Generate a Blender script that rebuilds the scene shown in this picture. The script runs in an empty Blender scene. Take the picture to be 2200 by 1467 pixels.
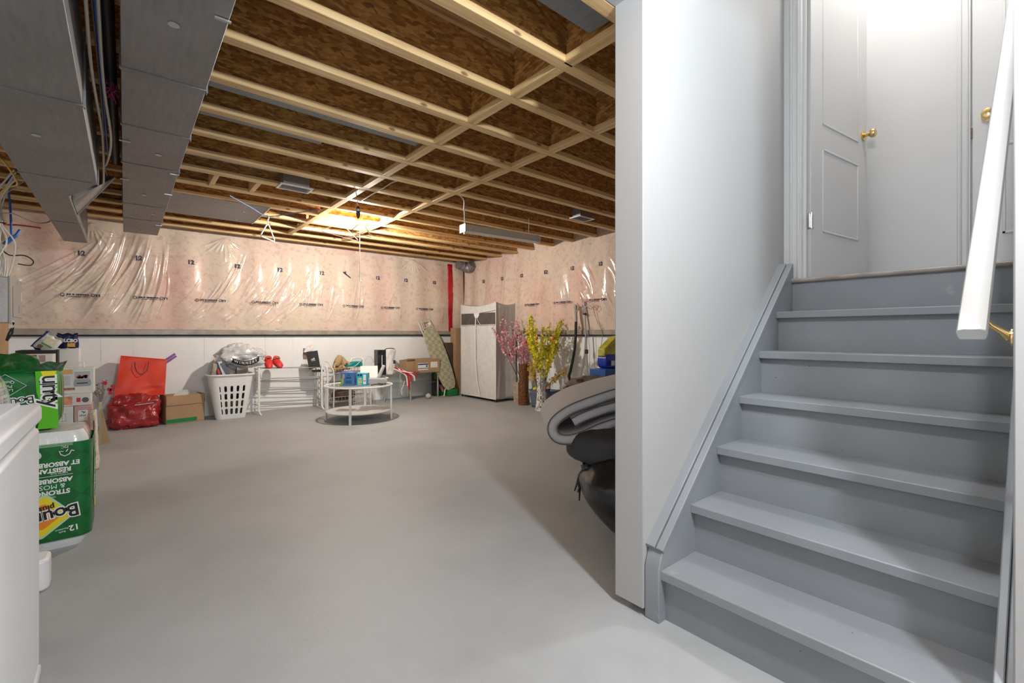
import bpy, math, random
import numpy as np
from mathutils import Vector, Matrix, Euler, noise as mnoise
random.seed(7)
PI = math.pi
R = math.radians
SC = bpy.context.scene
COL = SC.collection

# ------------------------------------------------------------------ camera, light, exposure
YAW = 0.699                                   # angle between the joist direction (x) and the picture plane
cam_d = bpy.data.cameras.new('camera')
cam = bpy.data.objects.new('camera', cam_d); COL.objects.link(cam)
cam_d.sensor_width = 36.0
cam_d.lens = 990 / 2200 * 36.0
cam_d.shift_y = -15.0 / 2200
cam_d.clip_start = 0.02
cam.location = (0, 0, 1.1)
cam.rotation_euler = (R(90), 0, -YAW)
SC.camera = cam

w = bpy.data.worlds.new('world'); SC.world = w
w.use_nodes = True
w.node_tree.nodes['Background'].inputs[0].default_value = (0.95, 0.96, 1.0, 1)
w.node_tree.nodes['Background'].inputs[1].default_value = 0.05

def point_light(name, loc, energy, color, radius):
    d = bpy.data.lights.new(name, 'POINT')
    d.energy = energy; d.color = color; d.shadow_soft_size = radius
    o = bpy.data.objects.new(name, d); o.location = loc; COL.objects.link(o)
    return o
point_light('basement_lamp', (1.142, 0.14, 2.27), 27, (0.86, 0.93, 1.0), 0.05)
point_light('added_fill_light', (0.90, -0.50, 2.27), 82, (0.84, 0.92, 1.0), 0.06)  # added unseen fill behind the camera, brightens the stair wall end and floor
point_light('landing_lamp', (3.20, 0.55, 4.30), 46, (1.0, 0.985, 0.965), 0.09)
BULB = (2.169, 5.36, 2.38)
BULB_STRENGTH = 2700.0

SC.view_settings.view_transform = 'Standard'
SC.view_settings.look = 'None'
SC.view_settings.gamma = 1.0
SC.view_settings.use_curve_mapping = False
SC.view_settings.exposure = 0.95

# ------------------------------------------------------------------ mesh helpers
class MB:
    def __init__(s): s.v = []; s.f = []
    def add(s, vs, fs, M=None):
        n = len(s.v)
        if M is not None: vs = [tuple(M @ Vector(p)) for p in vs]
        s.v += [tuple(p) for p in vs]
        s.f += [tuple(i + n for i in f) for f in fs]
        return s
    def box(s, c, d, rot=None):
        x, y, z = d[0] / 2, d[1] / 2, d[2] / 2
        vs = [(-x, -y, -z), (x, -y, -z), (x, y, -z), (-x, y, -z), (-x, -y, z), (x, -y, z), (x, y, z), (-x, y, z)]
        fs = [(0, 3, 2, 1), (4, 5, 6, 7), (0, 1, 5, 4), (1, 2, 6, 5), (2, 3, 7, 6), (3, 0, 4, 7)]
        M = Matrix.Translation(c)
        if rot: M = M @ Euler(rot).to_matrix().to_4x4()
        return s.add(vs, fs, M)
    def bb(s, x0, x1, y0, y1, z0, z1):
        return s.box(((x0 + x1) / 2, (y0 + y1) / 2, (z0 + z1) / 2), (abs(x1 - x0), abs(y1 - y0), abs(z1 - z0)))
    def tube(s, pts, r, n=8, cap=True, closed=False):
        pts = [Vector(p) for p in pts]; rings = []
        m = len(pts); up = None
        for i, p in enumerate(pts):
            if closed: t = (pts[(i + 1) % m] - pts[i - 1])
            else: t = pts[min(i + 1, m - 1)] - pts[max(i - 1, 0)]
            if t.length < 1e-9: t = Vector((0, 0, 1))
            t.normalize()
            if up is None:
                up = Vector((0, 0, 1)) if abs(t.z) < .9 else Vector((1, 0, 0))
            a = t.cross(up)
            if a.length < 1e-6: a = t.cross(Vector((1, .3, .2)))
            a.normalize(); b = a.cross(t); up = b
            rr = r[i] if isinstance(r, (list, tuple)) else r
            rings.append([p + (a * math.cos(2 * PI * k / n) + b * math.sin(2 * PI * k / n)) * rr for k in range(n)])
        vs = [tuple(q) for g in rings for q in g]; fs = []
        for i in range(m if closed else m - 1):
            j = (i + 1) % m
            for k in range(n):
                fs.append((i * n + k, i * n + (k + 1) % n, j * n + (k + 1) % n, j * n + k))
        if cap and not closed:
            fs.append(tuple(range(n))[::-1]); fs.append(tuple((m - 1) * n + k for k in range(n)))
        return s.add(vs, fs)
    def cyl(s, a, b, r, n=16): return s.tube([a, b], r, n)
    def lathe(s, prof, c=(0, 0, 0), n=28, M=None):
        vs = []; fs = []
        for (r, z) in prof:
            for k in range(n):
                vs.append((c[0] + r * math.cos(2 * PI * k / n), c[1] + r * math.sin(2 * PI * k / n), c[2] + z))
        for i in range(len(prof) - 1):
            for k in range(n):
                fs.append((i * n + k, i * n + (k + 1) % n, (i + 1) * n + (k + 1) % n, (i + 1) * n + k))
        if prof[0][0] > 1e-5: fs.append(tuple(range(n))[::-1])
        if prof[-1][0] > 1e-5: fs.append(tuple((len(prof) - 1) * n + k for k in range(n)))
        return s.add(vs, fs, M)
    def grid(s, fn, nu, nv, close_u=False):
        vs = [fn(i / (nu if close_u else nu - 1), j / (nv - 1)) for j in range(nv) for i in range(nu)]
        fs = []
        for j in range(nv - 1):
            for i in range(nu if close_u else nu - 1):
                i2 = (i + 1) % nu
                fs.append((j * nu + i, j * nu + i2, (j + 1) * nu + i2, (j + 1) * nu + i))
        return s.add(vs, fs)
    def prism(s, poly, d, M=None):
        """poly in local xy, extruded d along local z"""
        n = len(poly)
        vs = [(p[0], p[1], 0) for p in poly] + [(p[0], p[1], d) for p in poly]
        fs = [tuple(range(n))[::-1], tuple(range(n, 2 * n))]
        for i in range(n): fs.append((i, (i + 1) % n, n + (i + 1) % n, n + i))
        return s.add(vs, fs, M)
    def blob(s, c, r, amp=.1, fr=2.0, seed=0, nu=48, nv=32, flat=None, pw=1.0):
        def fn(u, v):
            th = 2 * PI * u; ph = PI * v
            d = Vector((math.sin(ph) * math.cos(th), math.sin(ph) * math.sin(th), -math.cos(ph)))
            if pw != 1.0:
                d = Vector([math.copysign(abs(q) ** pw, q) for q in d])
            k = 1 + amp * mnoise.noise(d * fr + Vector((seed, seed * 1.7, 0))) + amp * .5 * abs(mnoise.noise(d * fr * 2.7 + Vector((seed * 3, 5, 1))))
            p = Vector((c[0] + d.x * r[0] * k, c[1] + d.y * r[1] * k, c[2] + d.z * r[2] * k))
            if flat is not None: p.z = max(p.z, flat)
            return tuple(p)
        return s.grid(fn, nu, nv, True)

def rrect(w, h, r, n=5, cx=0, cy=0):
    out = []
    for (sx, sy, a0) in ((1, 1, 0), (-1, 1, 90), (-1, -1, 180), (1, -1, 270)):
        for k in range(n + 1):
            a = R(a0 + 90 * k / n)
            out.append((cx + sx * (w / 2 - r) + r * math.cos(a), cy + sy * (h / 2 - r) + r * math.sin(a)))
    return out

def frame(o, ex, ey):
    """matrix with origin o, local x along ex, local y along ey"""
    ex = Vector(ex).normalized(); ey = Vector(ey).normalized(); ez = ex.cross(ey)
    M = Matrix.Identity(4)
    for i in range(3):
        M[i][0] = ex[i]; M[i][1] = ey[i]; M[i][2] = ez[i]; M[i][3] = o[i]
    return M

def finish(me, angle=38):
    me.polygons.foreach_set('use_smooth', [True] * len(me.polygons))
    me.set_sharp_from_angle(angle=R(angle))

def obj(name, mb, mat, parent=None, bevel=0, world=False, label=None, angle=38, mods=None, loc=None, rot=None):
    me = bpy.data.meshes.new(name)
    vs = mb.v
    if world and parent is not None:
        P = parent; off = Vector((0, 0, 0))
        while P is not None: off += Vector(P.location); P = P.parent
        vs = [(p[0] - off.x, p[1] - off.y, p[2] - off.z) for p in vs]
    me.from_pydata(vs, [], mb.f); me.update()
    me.materials.append(mat)
    finish(me, angle)
    o = bpy.data.objects.new(name, me); COL.objects.link(o)
    if parent is not None: o.parent = parent
    if loc: o.location = loc
    if rot: o.rotation_euler = rot
    if bevel:
        b = o.modifiers.new('bevel', 'BEVEL'); b.width = bevel; b.segments = 2; b.limit_method = 'ANGLE'; b.angle_limit = R(40)
        b.harden_normals = False
    if label: o['label'] = label
    return o

def tag(o, label, cat, group=None, kind=None):
    o['label'] = label; o['category'] = cat
    if group: o['group'] = group
    if kind: o['kind'] = kind
    return o

def thing(name, label, cat, loc=(0, 0, 0), rotz=0, group=None):
    o = bpy.data.objects.new(name, None); o.empty_display_size = .05
    COL.objects.link(o); o.location = loc; o.rotation_euler = (0, 0, rotz)
    return tag(o, label, cat, group)

def struct(name, mb, mat, bevel=0, parent=None, angle=38):
    o = obj(name, mb, mat, parent, bevel, angle=angle)
    if parent is None: o['kind'] = 'structure'
    return o

def single(name, mb, mat, label, cat, base, group=None, bevel=0, angle=38, rotz=0):
    """a thing that is one mesh: geometry given relative to base"""
    o = obj(name, mb, mat, None, bevel, angle=angle); o.location = base; o.rotation_euler = (0, 0, rotz)
    return tag(o, label, cat, group)

def text(s, size, mat, parent, loc, ex, ey, name='lettering', extrude=.0006, bold=0.0, squeeze=1.0, align='CENTER', bend=None, label=None):
    """letters run along ex, stand up along ey; loc is in the parent's frame"""
    cu = bpy.data.curves.new(name, 'FONT'); cu.body = s; cu.size = size; cu.extrude = extrude
    cu.offset = bold; cu.align_x = align; cu.align_y = 'CENTER'; cu.resolution_u = 3
    tmp = bpy.data.objects.new(name, cu)
    me = bpy.data.meshes.new_from_object(tmp)
    bpy.data.objects.remove(tmp)
    M = frame(loc, ex, ey) @ Matrix.Diagonal((squeeze, 1, 1, 1))
    if bend:
        for v in me.vertices: v.co = Vector(bend(v.co.x * squeeze, v.co.y, v.co.z))
    else: me.transform(M)
    me.materials.clear(); me.materials.append(mat)
    o = bpy.data.objects.new(name, me); COL.objects.link(o)
    if parent is not None: o.parent = parent
    if label: o['label'] = label
    return o

# ------------------------------------------------------------------ materials
def new_mat(name):
    m = bpy.data.materials.new(name); m.use_nodes = True
    nt = m.node_tree; return m, nt, nt.nodes['Principled BSDF']
def N(nt, t, **kw):
    n = nt.nodes.new(t)
    for k, v in kw.items(): setattr(n, k, v)
    return n
def coords(nt, scale=(1, 1, 1), kind='Object'):
    tc = N(nt, 'ShaderNodeTexCoord'); mp = N(nt, 'ShaderNodeMapping')
    mp.inputs['Scale'].default_value = scale
    nt.links.new(tc.outputs[kind], mp.inputs[0]); return mp.outputs[0]
def ramp(nt, fac, stops):
    r = N(nt, 'ShaderNodeValToRGB'); e = r.color_ramp.elements
    while len(e) < len(stops): e.new(.5)
    for i, (p, c) in enumerate(stops):
        e[i].position = p; e[i].color = (c[0], c[1], c[2], 1)
    nt.links.new(fac, r.inputs[0]); return r.outputs[0]
def c4(c): return (c[0], c[1], c[2], 1)

def M_(name, col, rough=.6, metal=0, var=None, bump=None, coat=0, trans=0, alpha=None, emit=None, spec=None, sheen=0, sc=(1, 1, 1)):
    """var=(scale, dark factor 0..1), bump=(scale, strength, distance)"""
    m, nt, b = new_mat(name)
    b.inputs['Base Color'].default_value = c4(col); b.inputs['Roughness'].default_value = rough
    b.inputs['Metallic'].default_value = metal
    if coat: b.inputs['Coat Weight'].default_value = coat; b.inputs['Coat Roughness'].default_value = .12
    if trans: b.inputs['Transmission Weight'].default_value = trans; b.inputs['IOR'].default_value = 1.45
    if spec is not None: b.inputs['Specular IOR Level'].default_value = spec
    if sheen: b.inputs['Sheen Weight'].default_value = sheen
    if alpha is not None: b.inputs['Alpha'].default_value = alpha
    if emit:
        b.inputs['Emission Color'].default_value = c4(emit[0]); b.inputs['Emission Strength'].default_value = emit[1]
    if var or bump: cv = coords(nt, sc)
    if var:
        n = N(nt, 'ShaderNodeTexNoise'); n.inputs['Scale'].default_value = var[0]; n.inputs['Detail'].default_value = 5
        nt.links.new(cv, n.inputs['Vector'])
        k = var[1]
        out = ramp(nt, n.outputs[0], [(.3, [q * (1 - k) for q in col]), (.7, [min(1, q * (1 + k * .5)) for q in col])])
        nt.links.new(out, b.inputs['Base Color'])
    if bump:
        n2 = N(nt, 'ShaderNodeTexNoise'); n2.inputs['Scale'].default_value = bump[0]; n2.inputs['Detail'].default_value = 4
        nt.links.new(cv, n2.inputs['Vector'])
        bp = N(nt, 'ShaderNodeBump'); bp.inputs['Strength'].default_value = bump[1]
        bp.inputs['Distance'].default_value = bump[2] if len(bump) > 2 else .01
        nt.links.new(n2.outputs[0], bp.inputs['Height']); nt.links.new(bp.outputs[0], b.inputs['Normal'])
    return m

def mat_floor():
    m, nt, b = new_mat('grey_painted_concrete')
    cv = coords(nt)
    n1 = N(nt, 'ShaderNodeTexNoise'); n1.inputs['Scale'].default_value = 1.4; n1.inputs['Detail'].default_value = 8; n1.inputs['Roughness'].default_value = .62
    n2 = N(nt, 'ShaderNodeTexNoise'); n2.inputs['Scale'].default_value = 90; n2.inputs['Detail'].default_value = 3
    v = N(nt, 'ShaderNodeTexVoronoi'); v.inputs['Scale'].default_value = 7; v.inputs['Randomness'].default_value = 1
    for n in (n1, n2, v): nt.links.new(cv, n.inputs['Vector'])
    base = ramp(nt, n1.outputs[0], [(.3, (.31, .325, .335)), (.52, (.365, .38, .39)), (.75, (.41, .425, .435))])
    spk = ramp(nt, v.outputs['Distance'], [(.0, (1, 1, 1)), (.022, (1, 1, 1)), (.03, (0, 0, 0))])
    mx = N(nt, 'ShaderNodeMixRGB'); mx.inputs[2].default_value = (.5, .5, .5, 1)
    ml = N(nt, 'ShaderNodeMath', operation='MULTIPLY'); ml.inputs[1].default_value = .45
    nt.links.new(spk, ml.inputs[0]); nt.links.new(ml.outputs[0], mx.inputs[0]); nt.links.new(base, mx.inputs[1])
    # worn brownish scuffs
    n3 = N(nt, 'ShaderNodeTexNoise'); n3.inputs['Scale'].default_value = 4.3; n3.inputs['Detail'].default_value = 6
    nt.links.new(cv, n3.inputs['Vector'])
    sc = ramp(nt, n3.outputs[0], [(.70, (0, 0, 0)), (.76, (.6, .6, .6))])
    mx2 = N(nt, 'ShaderNodeMixRGB'); mx2.inputs[2].default_value = (.235, .21, .175, 1)
    nt.links.new(sc, mx2.inputs[0]); nt.links.new(mx.outputs[0], mx2.inputs[1])
    nt.links.new(mx2.outputs[0], b.inputs['Base Color'])
    rg = ramp(nt, n1.outputs[0], [(.3, (.5,) * 3), (.7, (.64,) * 3)])
    nt.links.new(rg, b.inputs['Roughness'])
    bp = N(nt, 'ShaderNodeBump'); bp.inputs['Strength'].default_value = .22; bp.inputs['Distance'].default_value = .003
    nt.links.new(n2.outputs[0], bp.inputs['Height']); nt.links.new(bp.outputs[0], b.inputs['Normal'])
    return m

def mat_osb(name, c0, c1, c2, xs=1.0, zs=1.0):
    m, nt, b = new_mat(name)
    cv = coords(nt, (xs, 1, zs))
    wn = N(nt, 'ShaderNodeTexNoise'); wn.inputs['Scale'].default_value = 6; nt.links.new(cv, wn.inputs['Vector'])
    mixv = N(nt, 'ShaderNodeMixRGB'); mixv.inputs[0].default_value = .06
    nt.links.new(cv, mixv.inputs[1]); nt.links.new(wn.outputs['Color'], mixv.inputs[2])
    v = N(nt, 'ShaderNodeTexVoronoi'); v.inputs['Scale'].default_value = 75
    nt.links.new(mixv.outputs[0], v.inputs['Vector'])
    n = N(nt, 'ShaderNodeTexNoise'); n.inputs['Scale'].default_value = 55; n.inputs['Detail'].default_value = 3; n.inputs['Distortion'].default_value = 1.5
    nt.links.new(cv, n.inputs['Vector'])
    sep = N(nt, 'ShaderNodeSeparateColor'); nt.links.new(v.outputs['Color'], sep.inputs[0])
    a = N(nt, 'ShaderNodeMath', operation='MULTIPLY_ADD'); a.inputs[1].default_value = .55
    nt.links.new(sep.outputs[0], a.inputs[0])
    a2 = N(nt, 'ShaderNodeMath', operation='MULTIPLY'); a2.inputs[1].default_value = .5; nt.links.new(n.outputs[0], a2.inputs[0])
    nt.links.new(a2.outputs[0], a.inputs[2])
    out = ramp(nt, a.outputs[0], [(.22, c0), (.5, c1), (.8, c2)])
    nt.links.new(out, b.inputs['Base Color']); b.inputs['Roughness'].default_value = .62
    bp = N(nt, 'ShaderNodeBump'); bp.inputs['Strength'].default_value = .25; bp.inputs['Distance'].default_value = .002
    nt.links.new(a.outputs[0], bp.inputs['Height']); nt.links.new(bp.outputs[0], b.inputs['Normal'])
    return m

def mat_pine():
    m, nt, b = new_mat('pine_lumber')
    cv = coords(nt, (1.2, 26, 26))
    n = N(nt, 'ShaderNodeTexNoise'); n.inputs['Scale'].default_value = 1.6; n.inputs['Detail'].default_value = 6; n.inputs['Distortion'].default_value = .6
    nt.links.new(cv, n.inputs['Vector'])
    out = ramp(nt, n.outputs[0], [(.28, (.42, .22, .08)), (.45, (.62, .40, .18)), (.7, (.76, .54, .27))])
    cv2 = coords(nt, (4.0, 9, 9))
    v = N(nt, 'ShaderNodeTexVoronoi'); v.inputs['Scale'].default_value = 1.3; nt.links.new(cv2, v.inputs['Vector'])
    kn = ramp(nt, v.outputs['Distance'], [(.0, (1, 1, 1)), (.09, (.8, .8, .8)), (.16, (0, 0, 0))])
    mx = N(nt, 'ShaderNodeMixRGB'); mx.inputs[2].default_value = (.20, .085, .04, 1)
    nt.links.new(kn, mx.inputs[0]); nt.links.new(out, mx.inputs[1])
    nt.links.new(mx.outputs[0], b.inputs['Base Color']); b.inputs['Roughness'].default_value = .55
    return m

def mat_film():
    m, nt, b = new_mat('vapour_barrier_over_pink_insulation')
    cv = coords(nt)
    n1 = N(nt, 'ShaderNodeTexNoise'); n1.inputs['Scale'].default_value = 1.1; n1.inputs['Detail'].default_value = 7; n1.inputs['Roughness'].default_value = .6
    n2 = N(nt, 'ShaderNodeTexNoise'); n2.inputs['Scale'].default_value = 14; n2.inputs['Detail'].default_value = 8; n2.inputs['Roughness'].default_value = .7
    nt.links.new(cv, n1.inputs['Vector']); nt.links.new(cv, n2.inputs['Vector'])
    c1 = ramp(nt, n1.outputs[0], [(.34, (.74, .50, .43)), (.5, (.74, .60, .51)), (.66, (.70, .61, .49))])
    c2 = ramp(nt, n2.outputs[0], [(.3, (.66, .6, .55)), (.5, (1, 1, 1)), (.72, (1.0, .98, .96))])
    mx = N(nt, 'ShaderNodeMixRGB', blend_type='MULTIPLY'); mx.inputs[0].default_value = .8
    nt.links.new(c1, mx.inputs[1]); nt.links.new(c2, mx.inputs[2])
    nt.links.new(mx.outputs[0], b.inputs['Base Color'])
    b.inputs['Roughness'].default_value = .8; b.inputs['Specular IOR Level'].default_value = .2
    b.inputs['Coat Weight'].default_value = 1.0; b.inputs['Coat Roughness'].default_value = .14; b.inputs['Coat IOR'].default_value = 1.5
    n3 = N(nt, 'ShaderNodeTexNoise'); n3.inputs['Scale'].default_value = 11; n3.inputs['Detail'].default_value = 5
    nt.links.new(cv, n3.inputs['Vector'])
    bp = N(nt, 'ShaderNodeBump'); bp.inputs['Strength'].default_value = .25; bp.inputs['Distance'].default_value = .01
    nt.links.new(n3.outputs[0], bp.inputs['Height']); nt.links.new(bp.outputs[0], b.inputs['Coat Normal'])
    return m

def mat_galv(name, col=(.30, .29, .285), rough=.48, metal=.55):
    m, nt, b = new_mat(name)
    cv = coords(nt, (1, .12, 1))
    n = N(nt, 'ShaderNodeTexNoise'); n.inputs['Scale'].default_value = 60; n.inputs['Detail'].default_value = 4
    nt.links.new(cv, n.inputs['Vector'])
    cv2 = coords(nt)
    n2 = N(nt, 'ShaderNodeTexNoise'); n2.inputs['Scale'].default_value = 2.2; n2.inputs['Detail'].default_value = 4; nt.links.new(cv2, n2.inputs['Vector'])
    ad = N(nt, 'ShaderNodeMath', operation='ADD'); nt.links.new(n.outputs[0], ad.inputs[0]); nt.links.new(n2.outputs[0], ad.inputs[1])
    hl = N(nt, 'ShaderNodeMath', operation='MULTIPLY'); hl.inputs[1].default_value = .5; nt.links.new(ad.outputs[0], hl.inputs[0])
    out = ramp(nt, hl.outputs[0], [(.35, [q * .82 for q in col]), (.65, [q * 1.12 for q in col])])
    nt.links.new(out, b.inputs['Base Color']); b.inputs['Metallic'].default_value = metal; b.inputs['Roughness'].default_value = rough
    return m

def mat_checker(name, c1, c2, scale, rough=.5, vec=(1, 1, 1)):
    m, nt, b = new_mat(name)
    cv = coords(nt, vec)
    k = N(nt, 'ShaderNodeTexChecker'); k.inputs['Scale'].default_value = scale
    k.inputs[1].default_value = c4(c1); k.inputs[2].default_value = c4(c2)
    nt.links.new(cv, k.inputs[0])
    n = N(nt, 'ShaderNodeTexNoise'); n.inputs['Scale'].default_value = scale * 1.7; nt.links.new(cv, n.inputs['Vector'])
    mx = N(nt, 'ShaderNodeMixRGB', blend_type='MULTIPLY'); mx.inputs[0].default_value = .5
    nt.links.new(k.outputs[0], mx.inputs[1]); nt.links.new(n.outputs['Fac'], mx.inputs[2])
    br = N(nt, 'ShaderNodeMixRGB', blend_type='ADD'); br.inputs[0].default_value = .12; br.inputs[2].default_value = (1, 1, .9, 1)
    nt.links.new(mx.outputs[0], br.inputs[1])
    nt.links.new(br.outputs[0], b.inputs['Base Color']); b.inputs['Roughness'].default_value = rough
    return m

def mat_mosaic():
    m, nt, b = new_mat('mirror_mosaic')
    cv = coords(nt, (1, 1, 1))
    # square tiles around the vase: angle and height cells
    sp = N(nt, 'ShaderNodeSeparateXYZ'); nt.links.new(cv, sp.inputs[0])
    at = N(nt, 'ShaderNodeMath', operation='ARCTAN2'); nt.links.new(sp.outputs[1], at.inputs[0]); nt.links.new(sp.outputs[0], at.inputs[1])
    def cell(src, k):
        a = N(nt, 'ShaderNodeMath', operation='MULTIPLY'); a.inputs[1].default_value = k; nt.links.new(src, a.inputs[0])
        f = N(nt, 'ShaderNodeMath', operation='FLOOR'); nt.links.new(a.outputs[0], f.inputs[0])
        g = N(nt, 'ShaderNodeMath', operation='FRACT'); nt.links.new(a.outputs[0], g.inputs[0])
        return f.outputs[0], g.outputs[0]
    f1, g1 = cell(at.outputs[0], 3.5); f2, g2 = cell(sp.outputs[2], 42)
    cb = N(nt, 'ShaderNodeCombineXYZ'); nt.links.new(f1, cb.inputs[0]); nt.links.new(f2, cb.inputs[1])
    wn = N(nt, 'ShaderNodeTexWhiteNoise'); nt.links.new(cb.outputs[0], wn.inputs[0])
    col = ramp(nt, wn.outputs[0], [(.0, (.03, .025, .02)), (.07, (.03, .025, .02)), (.08, (.35, .32, .29)), (.3, (.4, .38, .34)), (.31, (.75, .75, .72)), (1, (.85, .85, .83))])
    gl = N(nt, 'ShaderNodeMath', operation='LESS_THAN'); gl.inputs[1].default_value = .1; nt.links.new(g1, gl.inputs[0])
    g3 = N(nt, 'ShaderNodeMath', operation='LESS_THAN'); g3.inputs[1].default_value = .1; nt.links.new(g2, g3.inputs[0])
    mxm = N(nt, 'ShaderNodeMath', operation='MAXIMUM'); nt.links.new(gl.outputs[0], mxm.inputs[0]); nt.links.new(g3.outputs[0], mxm.inputs[1])
    mx = N(nt, 'ShaderNodeMixRGB'); mx.inputs[2].default_value = (.5, .47, .42, 1)
    nt.links.new(mxm.outputs[0], mx.inputs[0]); nt.links.new(col, mx.inputs[1])
    nt.links.new(mx.outputs[0], b.inputs['Base Color']); b.inputs['Roughness'].default_value = .2
    return m

def mat_quilt_green():
    m, nt, b = new_mat('green_pack_film')
    cv = coords(nt, (1, 1, 1))
    mp = N(nt, 'ShaderNodeMapping'); mp.inputs['Rotation'].default_value = (0, R(45), 0); nt.links.new(cv, mp.inputs[0])
    k = N(nt, 'ShaderNodeTexChecker'); k.inputs['Scale'].default_value = 13
    k.inputs[1].default_value = (.003, .125, .02, 1); k.inputs[2].default_value = (.006, .20, .04, 1)
    nt.links.new(mp.outputs[0], k.inputs[0])
    n = N(nt, 'ShaderNodeTexNoise'); n.inputs['Scale'].default_value = 5; nt.links.new(cv, n.inputs['Vector'])
    mx = N(nt, 'ShaderNodeMixRGB'); mx.inputs[2].default_value = (.003, .10, .02, 1)
    nt.links.new(n.outputs[0], mx.inputs[0]); nt.links.new(k.outputs[0], mx.inputs[1])
    nt.links.new(mx.outputs[0], b.inputs['Base Color']); b.inputs['Roughness'].default_value = .33
    return m

def mat_bark():
    m, nt, b = new_mat('brown_bark_glaze')
    cv = coords(nt, (1, 1, .5))
    v = N(nt, 'ShaderNodeTexVoronoi'); v.inputs['Scale'].default_value = 45; v.feature = 'DISTANCE_TO_EDGE'; nt.links.new(cv, v.inputs['Vector'])
    out = ramp(nt, v.outputs[0], [(.0, (.09, .03, .01)), (.2, (.2, .075, .02)), (.5, (.32, .14, .05))])
    nt.links.new(out, b.inputs['Base Color']); b.inputs['Roughness'].default_value = .3
    bp = N(nt, 'ShaderNodeBump'); bp.inputs['Strength'].default_value = .6; bp.inputs['Distance'].default_value = .01
    nt.links.new(v.outputs[0], bp.inputs['Height']); nt.links.new(bp.outputs[0], b.inputs['Normal'])
    return m

def mat_wall_concrete():
    m = M_('white_painted_concrete', (.90, .915, .92), .75, var=(2.5, .05), bump=(60, .12, .004))
    return m

def mat_glass(name, col, alpha):
    m, nt, b = new_mat(name)
    b.inputs['Base Color'].default_value = c4(col); b.inputs['Roughness'].default_value = .05
    b.inputs['Alpha'].default_value = alpha; b.inputs['Specular IOR Level'].default_value = .6
    return m

m_floor = mat_floor()
m_osb = mat_osb('osb_web', (.24, .10, .025), (.42, .195, .05), (.62, .34, .11), .35, 1.0)
m_sub = mat_osb('osb_subfloor', (.28, .15, .07), (.42, .23, .10), (.55, .33, .17))
m_pine = mat_pine()
m_film = mat_film()
m_galv = mat_galv('galvanized_duct', (.24, .235, .235), .5, .4)
m_galvl = mat_galv('galvanized_bright', (.5, .52, .54), .35, .75)
m_conc = mat_wall_concrete()
m_white = M_('white_wall_paint', (.41, .407, .402), .55, var=(1.5, .02), bump=(120, .05, .002))
m_trimw = M_('white_gloss_paint', (.66, .66, .65), .35, var=(3, .02))
m_doorw = M_('white_door_paint', (.62, .61, .60), .4, var=(3, .02))
def mat_stair():
    m, nt, b = new_mat('grey_stair_paint')
    cv = coords(nt)
    n = N(nt, 'ShaderNodeTexNoise'); n.inputs['Scale'].default_value = 3; n.inputs['Detail'].default_value = 6; nt.links.new(cv, n.inputs['Vector'])
    base = ramp(nt, n.outputs[0], [(.3, (.205, .222, .238)), (.7, (.25, .268, .285))])
    n2 = N(nt, 'ShaderNodeTexNoise'); n2.inputs['Scale'].default_value = 11; n2.inputs['Detail'].default_value = 7; nt.links.new(cv, n2.inputs['Vector'])
    sc = ramp(nt, n2.outputs[0], [(.69, (0, 0, 0)), (.76, (.6, .6, .6))])
    mx = N(nt, 'ShaderNodeMixRGB'); mx.inputs[2].default_value = (.34, .34, .33, 1)
    nt.links.new(sc, mx.inputs[0]); nt.links.new(base, mx.inputs[1])
    v = N(nt, 'ShaderNodeTexVoronoi'); v.inputs['Scale'].default_value = 9; nt.links.new(cv, v.inputs['Vector'])
    dk = ramp(nt, v.outputs['Distance'], [(.025, (1, 1, 1)), (.035, (0, 0, 0))])
    mx2 = N(nt, 'ShaderNodeMixRGB'); mx2.inputs[2].default_value = (.12, .09, .06, 1)
    nt.links.new(dk, mx2.inputs[0]); nt.links.new(mx.outputs[0], mx2.inputs[1])
    nt.links.new(mx2.outputs[0], b.inputs['Base Color']); b.inputs['Roughness'].default_value = .42
    bp = N(nt, 'ShaderNodeBump'); bp.inputs['Strength'].default_value = .15; bp.inputs['Distance'].default_value = .003
    nt.links.new(n2.outputs[0], bp.inputs['Height']); nt.links.new(bp.outputs[0], b.inputs['Normal'])
    return m
m_stair = mat_stair()
m_brass = M_('brass', (.78, .56, .25), .22, 1)
m_steel = M_('steel', (.55, .55, .56), .3, 1)
m_chrome = M_('chrome', (.75, .74, .72), .15, 1)
m_black = M_('black_plastic', (.02, .02, .022), .45)
m_blackm = M_('matte_black', (.022, .022, .024), .7)
m_ink = M_('black_ink', (.03, .03, .06), .6)
m_card = M_('cardboard', (.42, .27, .15), .8, var=(6, .12))
m_cardd = M_('cardboard_inside', (.27, .16, .085), .85, var=(6, .1))
m_whitep = M_('white_plastic', (.80, .81, .82), .35)
m_whitem = M_('white_metal', (.78, .78, .75), .4)
m_greym = M_('grey_metal', (.42, .42, .42), .4, .5)
m_paper = M_('white_paper', (.8, .79, .77), .7)
m_red = M_('red_rubber', (.62, .03, .035), .5)

# ------------------------------------------------------------------ the shell
XL, XR, YB, YF = -1.14, 5.06, 7.42, -1.5
JZ = 2.45                                   # underside of the joists
JD = .30                                    # joist depth
struct('floor', MB().bb(XL - .2, XR + .2, YF, YB + .2, -.1, 0), m_floor)
struct('ceiling', MB().bb(XL - .2, XR + .2, 1.1, YB + .2, JZ + JD, JZ + JD + .03).bb(XL - .2, 1.4, YF, 1.1, JZ + JD, JZ + JD + .03), m_sub)
LEDGE = 1.09
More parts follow.
